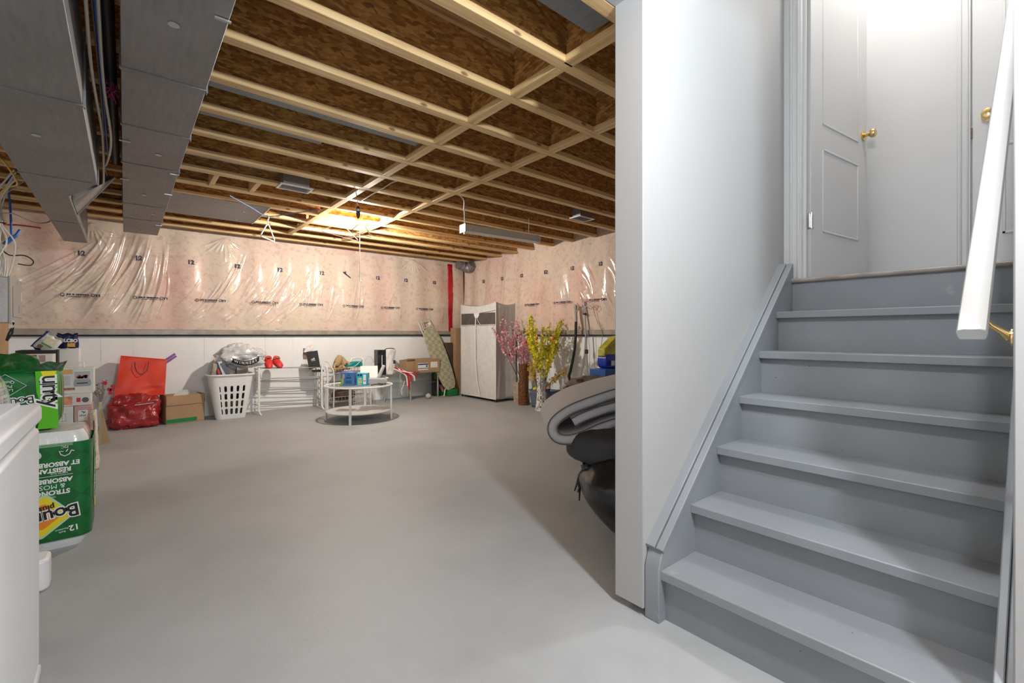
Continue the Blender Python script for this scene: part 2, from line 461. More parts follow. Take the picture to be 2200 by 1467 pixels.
# concrete walls with faint form lines
wb = MB()
xs = [XL - .2, -.22, .08, .82, 1.56, 1.93, 2.7, 3.2, 3.9, 4.5, XR + .15]
for i in range(len(xs) - 1): wb.bb(xs[i] + .0015, xs[i + 1] - .0015, YB, YB + .15, 0, LEDGE)
wb.bb(XL - .2, XR + .15, YB + .004, YB + .16, 0, LEDGE)
struct('wall_back', wb, m_conc)
wr = MB(); ys = [YB, 6.7, 5.9, 5.1, 4.3, 3.4, 2.4, 1.18]
for i in range(len(ys) - 1): wr.bb(XR, XR + .15, ys[i + 1] + .0015, ys[i] - .0015, 0, LEDGE)
wr.bb(XR + .004, XR + .16, 1.18, YB, 0, LEDGE)
struct('wall_right', wr, m_conc)
struct('wall_left', MB().bb(XL - .12, XL, YF, YB, 0, JZ + JD), m_conc)
struct('wall_front', MB().bb(XL, 1.55, YF - .1, YF, 0, JZ + JD), m_white)
# upper frame walls behind the insulation
struct('wall_back', MB().bb(XL - .2, XR + .15, YB + .02, YB + .15, LEDGE, JZ + JD), m_sub)
struct('wall_right', MB().bb(XR + .02, XR + .15, 1.18, YB + .02, LEDGE, JZ + JD), m_sub)
# sill ledge where the film is tucked in
m_ledge = M_('grey_film_ledge', (.36, .32, .28), .35, var=(9, .25), bump=(14, .4, .02), coat=.6)
m_dark = M_('dark_gap', (.03, .028, .026), .8)
struct('trim_1', MB().bb(XL, XR - .05, YB - .062, YB + .02, 1.095, 1.165), m_ledge, bevel=.008)
struct('trim_2', MB().bb(XR - .062, XR + .02, 1.2, YB - .062, 1.095, 1.165), m_ledge, bevel=.008)
struct('trim_3', MB().bb(XL, XR - .03, YB - .035, YB + .01, 1.078, 1.095), m_dark)
struct('trim_4', MB().bb(XR - .035, XR + .01, 1.2, YB - .035, 1.078, 1.095), m_dark)

# stair partitions
SY0, SY1 = .10, .98                          # inner faces of the two stringers
WLY = 1.045; WRY = .069
WX = 1.545
struct('wall_stair_left', MB().bb(WX, 3.0, WLY, 1.18, .03, 4.40).bb(3.0, XR, WLY + .02, 1.18, .0, 4.40), m_white, bevel=.004)
struct('wall_stair_right', MB().bb(WX, 4.1, WRY - .14, WRY, 0, 4.40), m_white, bevel=.004)
struct('wall_landing', MB().bb(3.98, 4.08, WRY, WLY + .02, 1.3, 4.40), m_doorw)
struct('ceiling', MB().bb(1.4, 4.1, WRY - .14, 1.18, 4.40, 4.45), m_white)
struct('wall_header', MB().bb(1.36, 1.40, WRY - .14, 1.18, JZ + .0, 4.42).bb(1.4, WX, 1.06, 1.18, JZ, 4.42).bb(1.4, WX, WRY - .14, WRY - .05, JZ, 4.42), m_white)
NX0, RUN = 1.565, .222
NZ = [.198, .400, .604, .808, 1.015, 1.222, 1.415]
LX = NX0 + 6 * RUN                           # landing riser
struct('floor_landing', MB().bb(LX + .03, 4.0, WRY, WLY + .03, 1.30, 1.412), m_stair)

# casing at the head of the stairs, and the jamb
struct('trim_5', MB().bb(2.965, 3.0, .955, WLY + .002, 1.415, 3.7).bb(2.958, 2.966, .962, .975, 1.415, 3.7).bb(2.958, 2.966, 1.0, 1.012, 1.415, 3.7), m_trimw, bevel=.003)
struct('trim_6', MB().bb(3.0, 3.012, .940, .975, 1.415, 3.7), m_trimw, bevel=.002)

# ajar panel door
D = thing('door_1', 'white moulded panel door standing open at the head of the stairs', 'door', (3.03, .925, 1.43), math.atan2(.83 - .925, .75))
D['kind'] = 'structure'
obj('door_slab', MB().bb(0, .765, -.0, .035, 0, 2.03), m_doorw, D, bevel=.003)
def moulding(mb, x0, x1, z0, z1, yf=-.004, w=.014):
    for (a, b, c, d) in ((x0, x1, z0, z0 + w), (x0, x1, z1 - w, z1), (x0, x0 + w, z0, z1), (x1 - w, x1, z0, z1)):
        mb.bb(a, b, yf, .004, c, d)
mm = MB(); moulding(mm, .14, .63, .275, .775); moulding(mm, .14, .63, .915, 1.9)
obj('moulding', mm, m_doorw, D, bevel=.004)
def knob(parent, loc, direction):
    M = frame(loc, (0, 0, 1), Vector(direction).cross(Vector((0, 0, 1))))
    d = Vector(direction)
    k = MB().lathe([(.033, 0), (.033, .006), (.022, .01), (.012, .016), (.012, .032), (.02, .036), (.028, .046), (.03, .056), (.026, .066), (.012, .071), (0, .072)], n=28)
    rot = d.to_track_quat('Z', 'Y').to_euler()
    return obj('door_knob', k, m_brass, parent, loc=loc, rot=rot)
knob(D, (.705, -.001, .98), (0, -1, 0))
hg = MB().cyl((-.006, -.006, .28), (-.006, -.006, .37), .006, 10).bb(0, .03, -.002, .002, .285, .365).bb(-.03, -.006, -.002, .002, .285, .365)
obj('hinge', hg, m_chrome, D)
hg = MB().cyl((-.006, -.006, 1.68), (-.006, -.006, 1.77), .006, 10).bb(0, .03, -.002, .002, 1.685, 1.765)
obj('hinge', hg, m_chrome, D)

# closed door in the landing wall, with its casing
struct('trim_7', MB().bb(3.958, 3.982, .352, .412, 1.42, 3.6).bb(3.950, 3.96, .362, .370, 1.42, 3.6).bb(3.950, 3.96, .392, .400, 1.42, 3.6), m_doorw, bevel=.003)
D2 = thing('door_2', 'white closed panel door with a brass knob on the landing wall', 'door', (3.97, .345, 1.43), 0)
D2['kind'] = 'structure'
obj('door_slab', MB().bb(-.008, .01, -.27, 0, 0, 2.03), m_doorw, D2, bevel=.002)
mm = MB()
for (z0, z1) in ((.265, .80), (1.0, 1.9)):
    for (a, b, c, d) in ((-.27, -.125, z0, z0 + .014), (-.27, -.125, z1 - .014, z1), (-.139, -.125, z0, z1)): mm.bb(-.0125, -.006, a, b, c, d)
obj('moulding', mm, m_doorw, D2, bevel=.002)
knob(D2, (-.009, -.07, .98), (-1, 0, 0))
obj('strike_plate', MB().bb(-.0125, -.008, -.001, .006, .87, .93), M_('worn_wood', (.2, .11, .07), .7), D2)

# ------------------------------------------------------------------ staircase
ST = thing('staircase', 'grey painted wooden staircase climbing to the white landing', 'staircase', (NX0, .54, 0))
for k in range(6):
    x0 = NX0 + k * RUN; z = NZ[k]
    obj('tread', MB().bb(x0, x0 + RUN + .035, SY0 - .002, SY1 + .002, z - .036, z), m_stair, ST, bevel=.004, world=True)
for k in range(7):
    x0 = NX0 + k * RUN + (.032 if k < 6 else .012); z0 = 0 if k == 0 else NZ[k - 1] - .002
    obj('riser', MB().bb(x0, x0 + .02, SY0, SY1, z0, NZ[k] - (.034 if k < 6 else .012)), m_stair, ST, world=True)
m_nosew = M_('worn_landing_nosing', (.27, .235, .205), .4, var=(7, .45), sc=(1, 1, 1))
nm = MB(); nm.tube([(LX + .002, SY0 - .03, 1.403), (LX + .002, SY1 + .05, 1.403)], .0125, 12); nm.bb(LX, LX + .06, SY0 - .03, SY1 + .05, 1.397, 1.4155)
obj('landing_nosing', nm, m_nosew, ST, world=True, label='worn brownish rounded landing nosing')
def stringer(y0, y1, side):
    sl = (NZ[5] - NZ[0]) / (5 * RUN)
    def zt(x): return .245 + (x - 1.552) * sl
    xe = LX + .0
    poly = [(1.552, 0), (1.552, .205), (1.575, .262)]
    poly += [(xe, zt(xe)), (xe + .03, zt(xe)), (xe + .03, zt(xe) - .5), (1.85, .0)]
    M = frame((0, y1, 0), (1, 0, 0), (0, 0, 1))
    o = obj('stringer', MB().prism(poly, y1 - y0, M), m_stair, ST, bevel=.004, world=True)
    mid = (y0 + y1) / 2; t = y1 - y0
    cap = MB()
    for (a, b, h) in ((mid - t * .62, mid - t * .12, .014), (mid - t * .08, mid + t * .58, .02)):
        P1 = Vector((1.574, a, zt(1.574) + .002)); P2 = Vector((xe + .005, a, zt(xe + .005) + .002))
        n = Vector((-sl, 0, 1)).normalized() * h
        w_ = Vector((0, b - a, 0))
        vs = [P1, P2, P2 + w_, P1 + w_]; vs = [tuple(p - n * .3) for p in vs] + [tuple(p + n) for p in vs]
        cap.add(vs, [(0, 1, 2, 3), (7, 6, 5, 4), (4, 5, 1, 0), (5, 6, 2, 1), (6, 7, 3, 2), (7, 4, 0, 3)])
    obj('stringer_moulding', cap, m_stair, ST, bevel=.003, world=True)
stringer(SY1, WLY - .002, 1)
stringer(WRY + .002, SY0, -1)

# hand rail
HR = thing('handrail', 'white painted wooden handrail on brass brackets along the right stair wall', 'handrail', (1.63, .143, 1.1))
sl = .923
ax = Vector((1, 0, sl)).normalized(); ay = Vector((0, 1, 0)); an = ax.cross(ay)
prof = [(-.024, -.018), (.024, -.018), (.027, -.008), (.029, .004), (.025, .014), (.016, .019), (-.016, .019), (-.025, .014), (-.029, .004), (-.027, -.008)]
M = Matrix.Identity(4)
for i in range(3): M[i][0] = ay[i]; M[i][1] = -an[i] if an.z < 0 else an[i]; M[i][2] = ax[i]
obj('rail', MB().prism(prof, 2.75, M), m_trimw, HR, bevel=.002)
for t in (.10, 1.45, 2.6):
    c = ax * t
    br = MB().tube([(c.x, -.012, c.z - .018), (c.x, -.03, c.z - .045), (c.x, -.048, c.z - .06), (c.x, -.064, c.z - .075)], [.008, .007, .008, .014], 10)
    br.lathe([(.022, 0), (.022, .003), (.012, .006)], n=18, M=frame((c.x, -.067, c.z - .075), (1, 0, 0), (0, 0, -1)) )
    br.box((c.x, -.008, c.z - .02), (.05, .022, .004))
    obj('bracket', br, m_brass, HR, label='brass bracket')

# ------------------------------------------------------------------ joists
JS = .4245; JY0 = 1.608 - JS
ordn = ['nearest', 'second', 'third', 'fourth', 'fifth', 'sixth', 'seventh', 'eighth', 'ninth', 'tenth', 'eleventh', 'twelfth', 'thirteenth', 'fourteenth', 'fifteenth']
JYs = [JY0 + k * JS for k in range(15)]; JYs[0] = 1.216
JX0, JX1 = XL, XR + .02
fl_b = MB().bb(JX0, JX1, -.032, .032, 0, .038)
fl_t = MB().bb(JX0, JX1, -.032, .032, JD - .038, JD)
web = MB().bb(JX0, JX1, -.005, .005, .037, JD - .037)
def copy_tree(o, parent=None):
    c = o.copy(); COL.objects.link(c); c.parent = parent
    for ch in list(o.children): copy_tree(ch, c)
    return c
J0 = thing('floor_joist', '', 'joist', (0, JYs[0], JZ), 0, 'wooden I-joists of the open ceiling')
obj('bottom_flange', fl_b, m_pine, J0, bevel=.003); obj('top_flange', fl_t, m_pine, J0); obj('web', web, m_osb, J0)
for k, y in enumerate(JYs):
    if y > YB - .05: break
    j = J0 if k == 0 else copy_tree(J0)
    j.location = (0, y, JZ)
    j['label'] = 'long pine-edged wooden ceiling joist with strand-board web, %s from the camera' % ordn[k]
NJ = k
BL = JS - .064 - .002
B0 = None
for row, (bx, rn) in enumerate(((1.70, 'left'), (2.42, 'right'))):
    for k in range(NJ - 1):
        y = (JYs[k] + JYs[k + 1]) / 2
        if B0 is None:
            B0 = thing('joist_blocking', '', 'blocking', (bx, y, JZ), R(90))
            obj('bottom_flange', MB().bb(-BL / 2, BL / 2, -.03, .03, 0, .036), m_pine, B0, bevel=.002)
            obj('web', MB().bb(-BL / 2, BL / 2, -.005, .005, .035, JD - .035), m_osb, B0)
            obj('top_flange', MB().bb(-BL / 2, BL / 2, -.03, .03, JD - .036, JD), m_pine, B0)
            b = B0
        else: b = copy_tree(B0)
        b.location = (bx, y, JZ); b['group'] = 'short blocking pieces in the %s blocking row' % rn
        b['label'] = 'short wooden blocking in the %s row, between the %s and %s joists' % (rn, ordn[k], ordn[k + 1])
        b['category'] = 'blocking'
# two short ladder blocks beside the sheet-metal panel
for bx, which in ((.60, 'nearer the grey duct'), (.92, 'farther from the duct')):
    y = (JYs[8] + JYs[9]) / 2
    tb = single('wood_block', MB().bb(-.02, .02, -BL / 2, BL / 2, 0, .15), m_pine, 'short pine block bridging two joists, the one %s' % which, 'blocking', (bx, y, JZ + .0), 'small pine ladder blocks', bevel=.002)

# ------------------------------------------------------------------ insulation with its vapour-barrier film
def heightfield(U, V, creases, seed, stud=.42):
    """U along the wall, V height; returns bulge toward the room"""
    H = .030 * (.5 + .5 * np.cos((U % stud) / stud * 2 * np.pi + np.pi)) * np.clip((V - 1.15) / .2, 0, 1) * np.clip((2.5 - V) / .15, 0, 1)
    H += .03 * np.clip(1 - np.abs(V - 1.6) / .75, 0, 1)
    rs = np.random.RandomState(seed)
    for k in range(26):
        fu, fv, ph = rs.uniform(-9, 9), rs.uniform(-6, 6), rs.uniform(0, 6.3)
        H += .0016 * np.sin(fu * U + fv * V + ph)
    for (p0, p1, p2, amp, wd) in creases:
        t = np.linspace(0, 1, 22)[:, None]
        p0, p1, p2 = map(np.array, (p0, p1, p2))
        C = (1 - t) ** 2 * p0 + 2 * t * (1 - t) * p1 + t ** 2 * p2
        lo = C.min(0) - 4 * wd; hi = C.max(0) + 4 * wd
        m = (U > lo[0]) & (U < hi[0]) & (V > lo[1]) & (V < hi[1])
        if not m.any(): continue
        uu = U[m]; vv = V[m]; best = np.full(uu.shape, 9.0); tt = np.zeros(uu.shape)
        for i in range(len(C) - 1):
            a = C[i]; d = C[i + 1] - a; L2 = (d ** 2).sum() + 1e-12
            s = np.clip(((uu - a[0]) * d[0] + (vv - a[1]) * d[1]) / L2, 0, 1)
            q = np.hypot(uu - a[0] - s * d[0], vv - a[1] - s * d[1])
            k2 = q < best; best[k2] = q[k2]; tt[k2] = (i + s[k2]) / (len(C) - 1)
        H[m] += amp * np.exp(-(best / wd) ** 2) * np.sin(np.pi * np.clip(tt, 0, 1)) ** .6
    return H

def film_wall(name, u0, u1, v0, v1, nu, nv, creases, seed, place, label):
    u = np.linspace(u0, u1, nu); v = np.linspace(v0, v1, nv)
    U, V = np.meshgrid(u, v); H = heightfield(U, V, creases, seed)
    pts = place(U, V, H).reshape(-1, 3)
    me = bpy.data.meshes.new(name)
    idx = np.arange(nu * nv).reshape(nv, nu)
    f = np.stack([idx[:-1, :-1], idx[:-1, 1:], idx[1:, 1:], idx[1:, :-1]], -1).reshape(-1, 4)
    me.from_pydata(pts.tolist(), [], f.tolist()); me.update()
    me.polygons.foreach_set('use_smooth', [True] * len(me.polygons))
    me.materials.append(m_film)
    o = bpy.data.objects.new(name, me); COL.objects.link(o)
    s = o.modifiers.new('solid', 'SOLIDIFY'); s.thickness = .012; s.offset = -1
    return tag(o, label, 'insulation')

rs = random.Random(11)
cr = []
# fan of creases sweeping up from the lower left to a gather point near the duct
for k in range(40):
    t = k / 39.0
    sx = -1.05 + t * 1.35 + rs.uniform(-.05, .05); sz = 1.17 + rs.uniform(0, .55) * (1 - t * .6)
    ex = -.35 + t * .75 + rs.uniform(-.06, .1); ez = 1.9 + rs.uniform(0, .5)
    mx = (sx + ex) / 2 + rs.uniform(.02, .12); mz = (sz + ez) / 2 - rs.uniform(.02, .14)
    cr.append(((sx, sz), (mx, mz), (ex, ez), rs.uniform(.005, .014), rs.uniform(.007, .016)))
for k in range(46):
    sx = .35 + rs.uniform(0, 1.45); sz = 1.2 + rs.uniform(0, .35)
    L = rs.uniform(.3, .85); ex = sx + L * rs.uniform(.45, .75); ez = sz + L * rs.uniform(.7, 1.0)
    cr.append(((sx, sz), ((sx + ex) / 2 + .06, (sz + ez) / 2 - .06), (ex, ez), rs.uniform(.004, .012), rs.uniform(.007, .015)))
for k in range(26):
    sx = 1.9 + rs.uniform(0, 1.1); sz = 1.25 + rs.uniform(0, .3); L = rs.uniform(.2, .6)
    cr.append(((sx, sz), (sx + .03, sz + L / 2), (sx + rs.uniform(.0, .12), sz + L), rs.uniform(.003, .008), rs.uniform(.008, .018)))
for k in range(12):
    sx = 3.4 + rs.uniform(0, 1.5); sz = 1.25 + rs.uniform(0, .5); L = rs.uniform(.3, .7)
    cr.append(((sx, sz), (sx + .03, sz + L / 2), (sx + rs.uniform(-.1, .25), sz + L), rs.uniform(.002, .005), rs.uniform(.01, .02)))
for gx in (1.05, -.3, 3.9):       # gathers under the joists
    for k in range(9):
        a = R(-150 + k * 15)
        L = rs.uniform(.18, .4)
        cr.append(((gx, 2.42), (gx + L * .5 * math.cos(a), 2.42 + L * .5 * math.sin(a)), (gx + L * math.cos(a), 2.42 + L * math.sin(a)), .009, .012))
FB = YB - .035
def place_back(U, V, H): return np.stack([U, FB - H, V], -1)
film_wall('insulation_blanket', XL, XR - .07, 1.14, 2.60, 860, 200, cr, 3, place_back,
          'pink insulation under creased shiny plastic film along the long back wall')
cr2 = []
for k in range(16):
    sy = 6.2 + rs.uniform(-.3, .9); L = rs.uniform(.4, .9); sz = rs.uniform(1.3, 1.55)
    cr2.append(((sy, sz), (sy + .03, sz + L / 2), (sy - rs.uniform(-.06, .12), sz + L), rs.uniform(.003, .008), rs.uniform(.01, .018)))
for k in range(22):
    sy = 3.6 + rs.uniform(0, .8); sz = 1.3 + rs.uniform(0, .5); L = rs.uniform(.2, .5)
    cr2.append(((sy, sz), (sy + .05, sz + L / 2), (sy + L * .5, sz + L), rs.uniform(.004, .01), rs.uniform(.008, .016)))
for k in range(12):
    sy = 4.4 + rs.uniform(0, 1.6); sz = 1.3 + rs.uniform(0, .5); L = rs.uniform(.2, .5)
    cr2.append(((sy, sz), (sy, sz + L / 2), (sy + L * .2, sz + L), rs.uniform(.002, .004), rs.uniform(.012, .02)))
FR = XR - .035
def place_right(U, V, H): return np.stack([FR - H, -U, V], -1)
cr2 = [((-a[0], a[1]), (-b[0], b[1]), (-c[0], c[1]), d, e) for (a, b, c, d, e) in cr2]
film_wall('insulation_blanket', -(YB - .07), -1.25, 1.14, 2.64, 560, 160, cr2, 5, place_right,
          'pink insulation under plastic film on the right-hand wall behind the flowers')

# marks printed on the film (ink patches float 1-2 mm off the bulging film)
def film_h(u, v, creases, seed): return float(heightfield(np.array([[u]]), np.array([[v]]), creases, seed)[0, 0])
def bend_on_back(u0, v0):
    def f(x, y, z):
        return (u0 + x, FB - film_h(u0 + x, v0 + y, cr_s, 3) - .004 - z, v0 + y)
    return f
cr_s = []
def printed_back(s, u, v, size, name, label, bold=.003):
    h = max(film_h(u + d, v + e, cr, 3) for d in (-.05, 0, .05) for e in (-.03, 0, .03))
    o = text(s, size, m_ink, None, (0, 0, 0), (1, 0, 0), (0, 0, 1), name, .0005, bold)
    o.location = (u, FB - h - .004, v)
    return tag(o, label, 'marking')
for i, u in enumerate((-.39, .13, .665, 1.196, 1.741, 2.329, 3.242, 3.762, 4.319)):
    printed_back('12', u, 2.045, .075, 'stud_mark', 'purple figure 12 on the back-wall film, number %d from the left' % (i + 1))['group'] = 'figures 12 printed on the back-wall film'
ar = MB().box((0, 0, 0), (.13, .002, .012), (0, R(35), 0)).box((-.045, 0, .045), (.05, .002, .012), (0, R(-10), 0)).box((-.03, 0, .03), (.05, .002, .012), (0, R(70), 0))
single('arrow_mark', ar, m_ink, 'small dark arrow mark between two of the figures 12', 'marking', (2.718, FB - .075, 2.045))
def logo_strip(ex, ey, loc, label, group):
    """a row of tiny print: roundel, two lines of small type, roundel, flame"""
    rr = random.Random(5); mb = MB()
    def ring(cx, cz, r):
        mb.tube([(cx + r * math.cos(a), 0, cz + r * math.sin(a)) for a in [2 * PI * k / 14 for k in range(14)]], .0035, 5, closed=True)
    ring(-.165, 0, .016); ring(.095, .004, .015)
    x = -.13
    while x < .07:
        w_ = rr.uniform(.008, .02); mb.box((x + w_ / 2, 0, .006), (w_, .002, .017)); x += w_ + (.003 if rr.random() < .8 else .012)
    x = -.10
    while x < .04:
        w_ = rr.uniform(.006, .014); mb.box((x + w_ / 2, 0, -.016), (w_, .002, .007)); x += w_ + .003
    mb.box((.135, 0, .012), (.05, .002, .006)); mb.box((.125, 0, -.003), (.012, .002, .022)); mb.box((.15, 0, -.002), (.01, .002, .026))
    o = obj('printed_strip', mb, m_ink); o.location = loc
    if ex == 'r': o.rotation_euler = (0, 0, R(-90))
    return tag(o, label, 'marking', group)
for i, u in enumerate((-.378, .262, .897, 1.545, 2.184, 2.832, 3.47, 4.12)):
    h = max(film_h(u + d, 1.56, cr, 3) for d in (-.15, -.1, -.05, 0, .05, .1, .15))
    logo_strip('b', 0, (u, FB - h - .003, 1.555), 'tiny line of black print on the back-wall film, number %d from the left' % (i + 1), 'printed lines on the back-wall film')
for i, y in enumerate((6.751, 6.215, 5.687, 5.13, 4.577, 4.045)):
    h = max(film_h(-y + d, 2.05 + e, cr2, 5) for d in (-.05, 0, .05) for e in (-.03, .03))
    o = text('12', .075, m_ink, None, (0, 0, 0), (0, -1, 0), (0, 0, 1), 'stud_mark', .0005, .003)
    o.location = (FR - h - .004, y, 2.063)
    tag(o, 'dark figure 12 on the right-wall film, number %d from the corner' % (i + 1), 'marking', 'figures 12 printed on the right-wall film')
for i, y in enumerate((5.40, 4.744, 4.09)):
    h = max(film_h(-y + d, 1.56, cr2, 5) for d in (-.15, -.1, -.05, 0, .05, .1, .15))
    logo_strip('r', 0, (FR - h - .003, y, 1.575), 'tiny line of black print on the right-wall film, number %d from the corner' % (i + 1), 'printed lines on the right-wall film')

# red sheathing tape near the corner and the cord in the corner
m_tape = M_('red_tape', (.55, .012, .02), .25, var=(8, .35), bump=(25, .5, .01))
tp = MB()
def tapef(u, v):
    z = 2.42 - v * 1.27; wd = .105 + .02 * math.sin(v * 5)
    xc = 4.675 + .012 * math.sin(v * 7)
    return (xc + (u - .5) * wd, FB - film_h(xc, z, cr, 3) - .008 - .005 * math.sin(u * PI), z)
tp.grid(tapef, 7, 40)
o = tag(obj('seam_tape', tp, m_tape), 'wrinkled glossy red tape strip running down the film near the corner', 'tape')
o.modifiers.new('solid', 'SOLIDIFY').thickness = .002

# grey round duct elbow in the corner under the last joist
EB = thing('duct_elbow', 'grey round duct elbow in the far corner under the joists', 'duct', (4.92, 7.2, 2.36))
obj('elbow', MB().tube([(-.2, -.02, .04), (-.12, -.02, .03), (-.05, -.02, .0), (.0, -.05, -.02), (.03, -.11, -.01), (.03, -.18, .05)], .085, 20), m_galv, EB)
obj('joint_ring', MB().tube([(-.115, -.02, .03), (-.095, -.02, .022)], .092, 20).tube([(.012, -.07, -.018), (.022, -.085, -.015)], .092, 20), m_galvl, EB)

# ------------------------------------------------------------------ ducts
def sheet_duct(name, x0, x1, y0, y1, z0, z1, seams, label):
    t = thing(name, label, 'duct', ((x0 + x1) / 2, (y0 + y1) / 2, z0))
    ed = [y0] + seams + [y1]
    for a, b in zip(ed[:-1], ed[1:]):
        obj('duct_section', MB().bb(x0, x1, a + .002, b - .002, z0, z1), m_galv, t, bevel=.003, world=True)
    for s in seams:
        obj('drive_cleat', MB().bb(x0 - .004, x1 + .004, s - .012, s + .012, z0 - .004, z0 + .003).bb(x0 - .006, x0 - .001, s - .014, s + .014, z0, z1).bb(x1 + .001, x1 + .006, s - .014, s + .014, z0 - .012, z1), m_galv, t, world=True)
    return t
d2 = sheet_duct('trunk_duct', -.012, .285, .6, 6.55, 2.215, 2.43, [1.35, 2.52, 3.2, 3.9, 5.1, 5.75], 'right-hand grey sheet-metal trunk duct under the joists')
for (x, y) in ((.135, 2.05), (.16, 3.6), (.12, 4.7), (.2, 5.4)):
    obj('screw_plate', MB().lathe([(.018, 0), (.018, .003), (.009, .004), (.009, .002), (0, .002)], (x, y, 2.211)), m_galvl, d2, world=True)
for (x, y) in ((-.02, 1.3), (.285, 1.9), (-.02, 3.45), (.285, 3.95), (-.02, 4.3), (.285, 4.55), (.285, 5.9)):
    s = -1 if x < .1 else 1
    obj('clip', MB().box((x - s * .02, y, 2.209), (.05, .012, .006)), m_steel, d2, world=True)
# left trunk with a taper
D1 = thing('trunk_duct', 'left-hand grey sheet-metal trunk duct that tapers before the back wall', 'duct', (-.33, 3.5, 2.1))
for a, b in ((.6, 1.7), (1.7, 2.75), (2.75, 4.12)):
    obj('duct_section', MB().bb(-.50, -.14, a + .002, b - .002, 2.10, 2.42), m_galv, D1, bevel=.003, world=True)
for s in (1.7, 2.75, 4.12):
    obj('drive_cleat', MB().bb(-.505, -.135, s - .01, s + .01, 2.096, 2.103).bb(-.138, -.131, s - .012, s + .012, 2.09, 2.42), m_galv, D1, world=True)
tpz = MB(); vs = []
for (y, xr) in ((4.12, -.14), (4.62, -.31)):
    vs += [(-.50, y, 2.10), (xr, y, 2.10), (xr, y, 2.42), (-.50, y, 2.42)]
tpz.add(vs, [(0, 1, 2, 3), (7, 6, 5, 4), (0, 4, 5, 1), (1, 5, 6, 2), (2, 6, 7, 3), (3, 7, 4, 0)])
obj('tapered_section', tpz, m_galv, D1, world=True)
obj('duct_section', MB().bb(-.50, -.31, 4.62, 5.7, 2.10, 2.42), m_galv, D1, bevel=.003, world=True)
obj('duct_section', MB().bb(-.50, -.31, 5.704, 6.86, 2.10, 2.42), m_galv, D1, bevel=.003, world=True)
obj('drive_cleat', MB().bb(-.505, -.305, 5.69, 5.715, 2.096, 2.103), m_galv, D1, world=True)
for (x, y) in ((-.3, 1.9), (-.34, 3.3)):
    obj('screw_plate', MB().lathe([(.018, 0), (.018, .003), (.009, .004), (.009, .002), (0, .002)], (x, y, 2.096)), m_galvl, D1, world=True)
# branch take-off boot with a loose flap
BT = MB(); Pq = [(-.305, 4.85, 2.13), (-.305, 5.35, 2.12), (-.30, 5.2, 2.40), (-.30, 4.8, 2.40), (-.10, 5.0, 2.40), (-.06, 4.95, 2.38)]
BT.add([Pq[0], Pq[1], Pq[5], Pq[2], Pq[3]], [(0, 1, 2), (1, 3, 2), (0, 2, 4)])
BT.tube([Pq[1], Pq[5]], .006, 6)
o = obj('takeoff_flap', BT, m_galvl, D1, world=True, label='shiny folded metal take-off flap')
o.modifiers.new('solid', 'SOLIDIFY').thickness = .003
# flat branch ducts up in the joist bays
m_galvd = mat_galv('galvanized_bay_duct', (.24, .26, .28), .5, .5)
def bay(k, x0, x1, which, dz=.06):
    y0 = JYs[k] + .034; y1 = y0 + .16
    return single('bay_duct', MB().bb(x0, x1, 0, y1 - y0, 0, .12), m_galvd, 'dark grey metal duct %s' % which, 'duct', (0, y0, JZ + dz), 'flat ducts in the joist bays', bevel=.003)
bay(4, .29, 1.65, 'beyond the fifth joist', .045)
bay(5, .29, 1.1, 'beyond the sixth joist', .045)
bay(7, .29, 1.0, 'beyond the eighth joist, leading to the register', .045)
bay(0, .8, 1.66, 'between the nearest two joists at the top of the photo', .05)
bay(11, -.28, .6, 'near the back wall beside the trunk duct', .05)

# sheet-metal panning under two bays
PN = thing('return_panning', 'flat grey sheet-metal panel nailed under the joists beside the trunk duct', 'metal panel', (.74, 6.05, JZ))
obj('sheet', MB().bb(.287, 1.18, JYs[10] - .03, JYs[12] + .03, JZ - .006, JZ - .001), m_galv, PN, world=True)
obj('folded_edge', MB().bb(1.176, 1.186, JYs[10] - .03, JYs[12] + .03, JZ - .012, JZ + .02), m_galvl, PN, world=True)
for (x, y) in ((1.0, 5.75), (1.0, 6.2)):
    obj('nail_head', MB().lathe([(.008, 0), (.008, .002), (0, .002)], (x, y, JZ - .009), 12), m_chrome, PN, world=True)

# registers
m_grille = M_('register_grille', (.48, .49, .5), .5, .3, var=(60, .2))
def register(x, y, lab, rz, s=1.0):
    t = thing('air_register', lab, 'register', (x, y, JZ - .022), rz)
    obj('frame', MB().bb(-.14 * s, .14 * s, -.085, -.066, -.004, .008).bb(-.14 * s, .14 * s, .066, .085, -.004, .008).bb(-.14 * s, -.121 * s, -.066, .066, -.004, .008).bb(.121 * s, .14 * s, -.066, .066, -.004, .008), m_galvl, t, bevel=.001)
    sl_ = MB()
    for k in range(13): sl_.box((0, -.06 + k * .01, .002), (.24 * s, .0075, .0015), (R(20), 0, 0))
    obj('louvre', sl_, m_grille, t)
    obj('boot', MB().bb(-.11 * s, .11 * s, -.058, .058, .008, JD + .05), m_galv, t)
    return t
register(1.185, 4.48, 'metal ceiling register left of the bulb, hanging between joists', R(0))
register(4.02, 3.53, 'metal ceiling register far right, beside the white wall edge', R(0), .9)

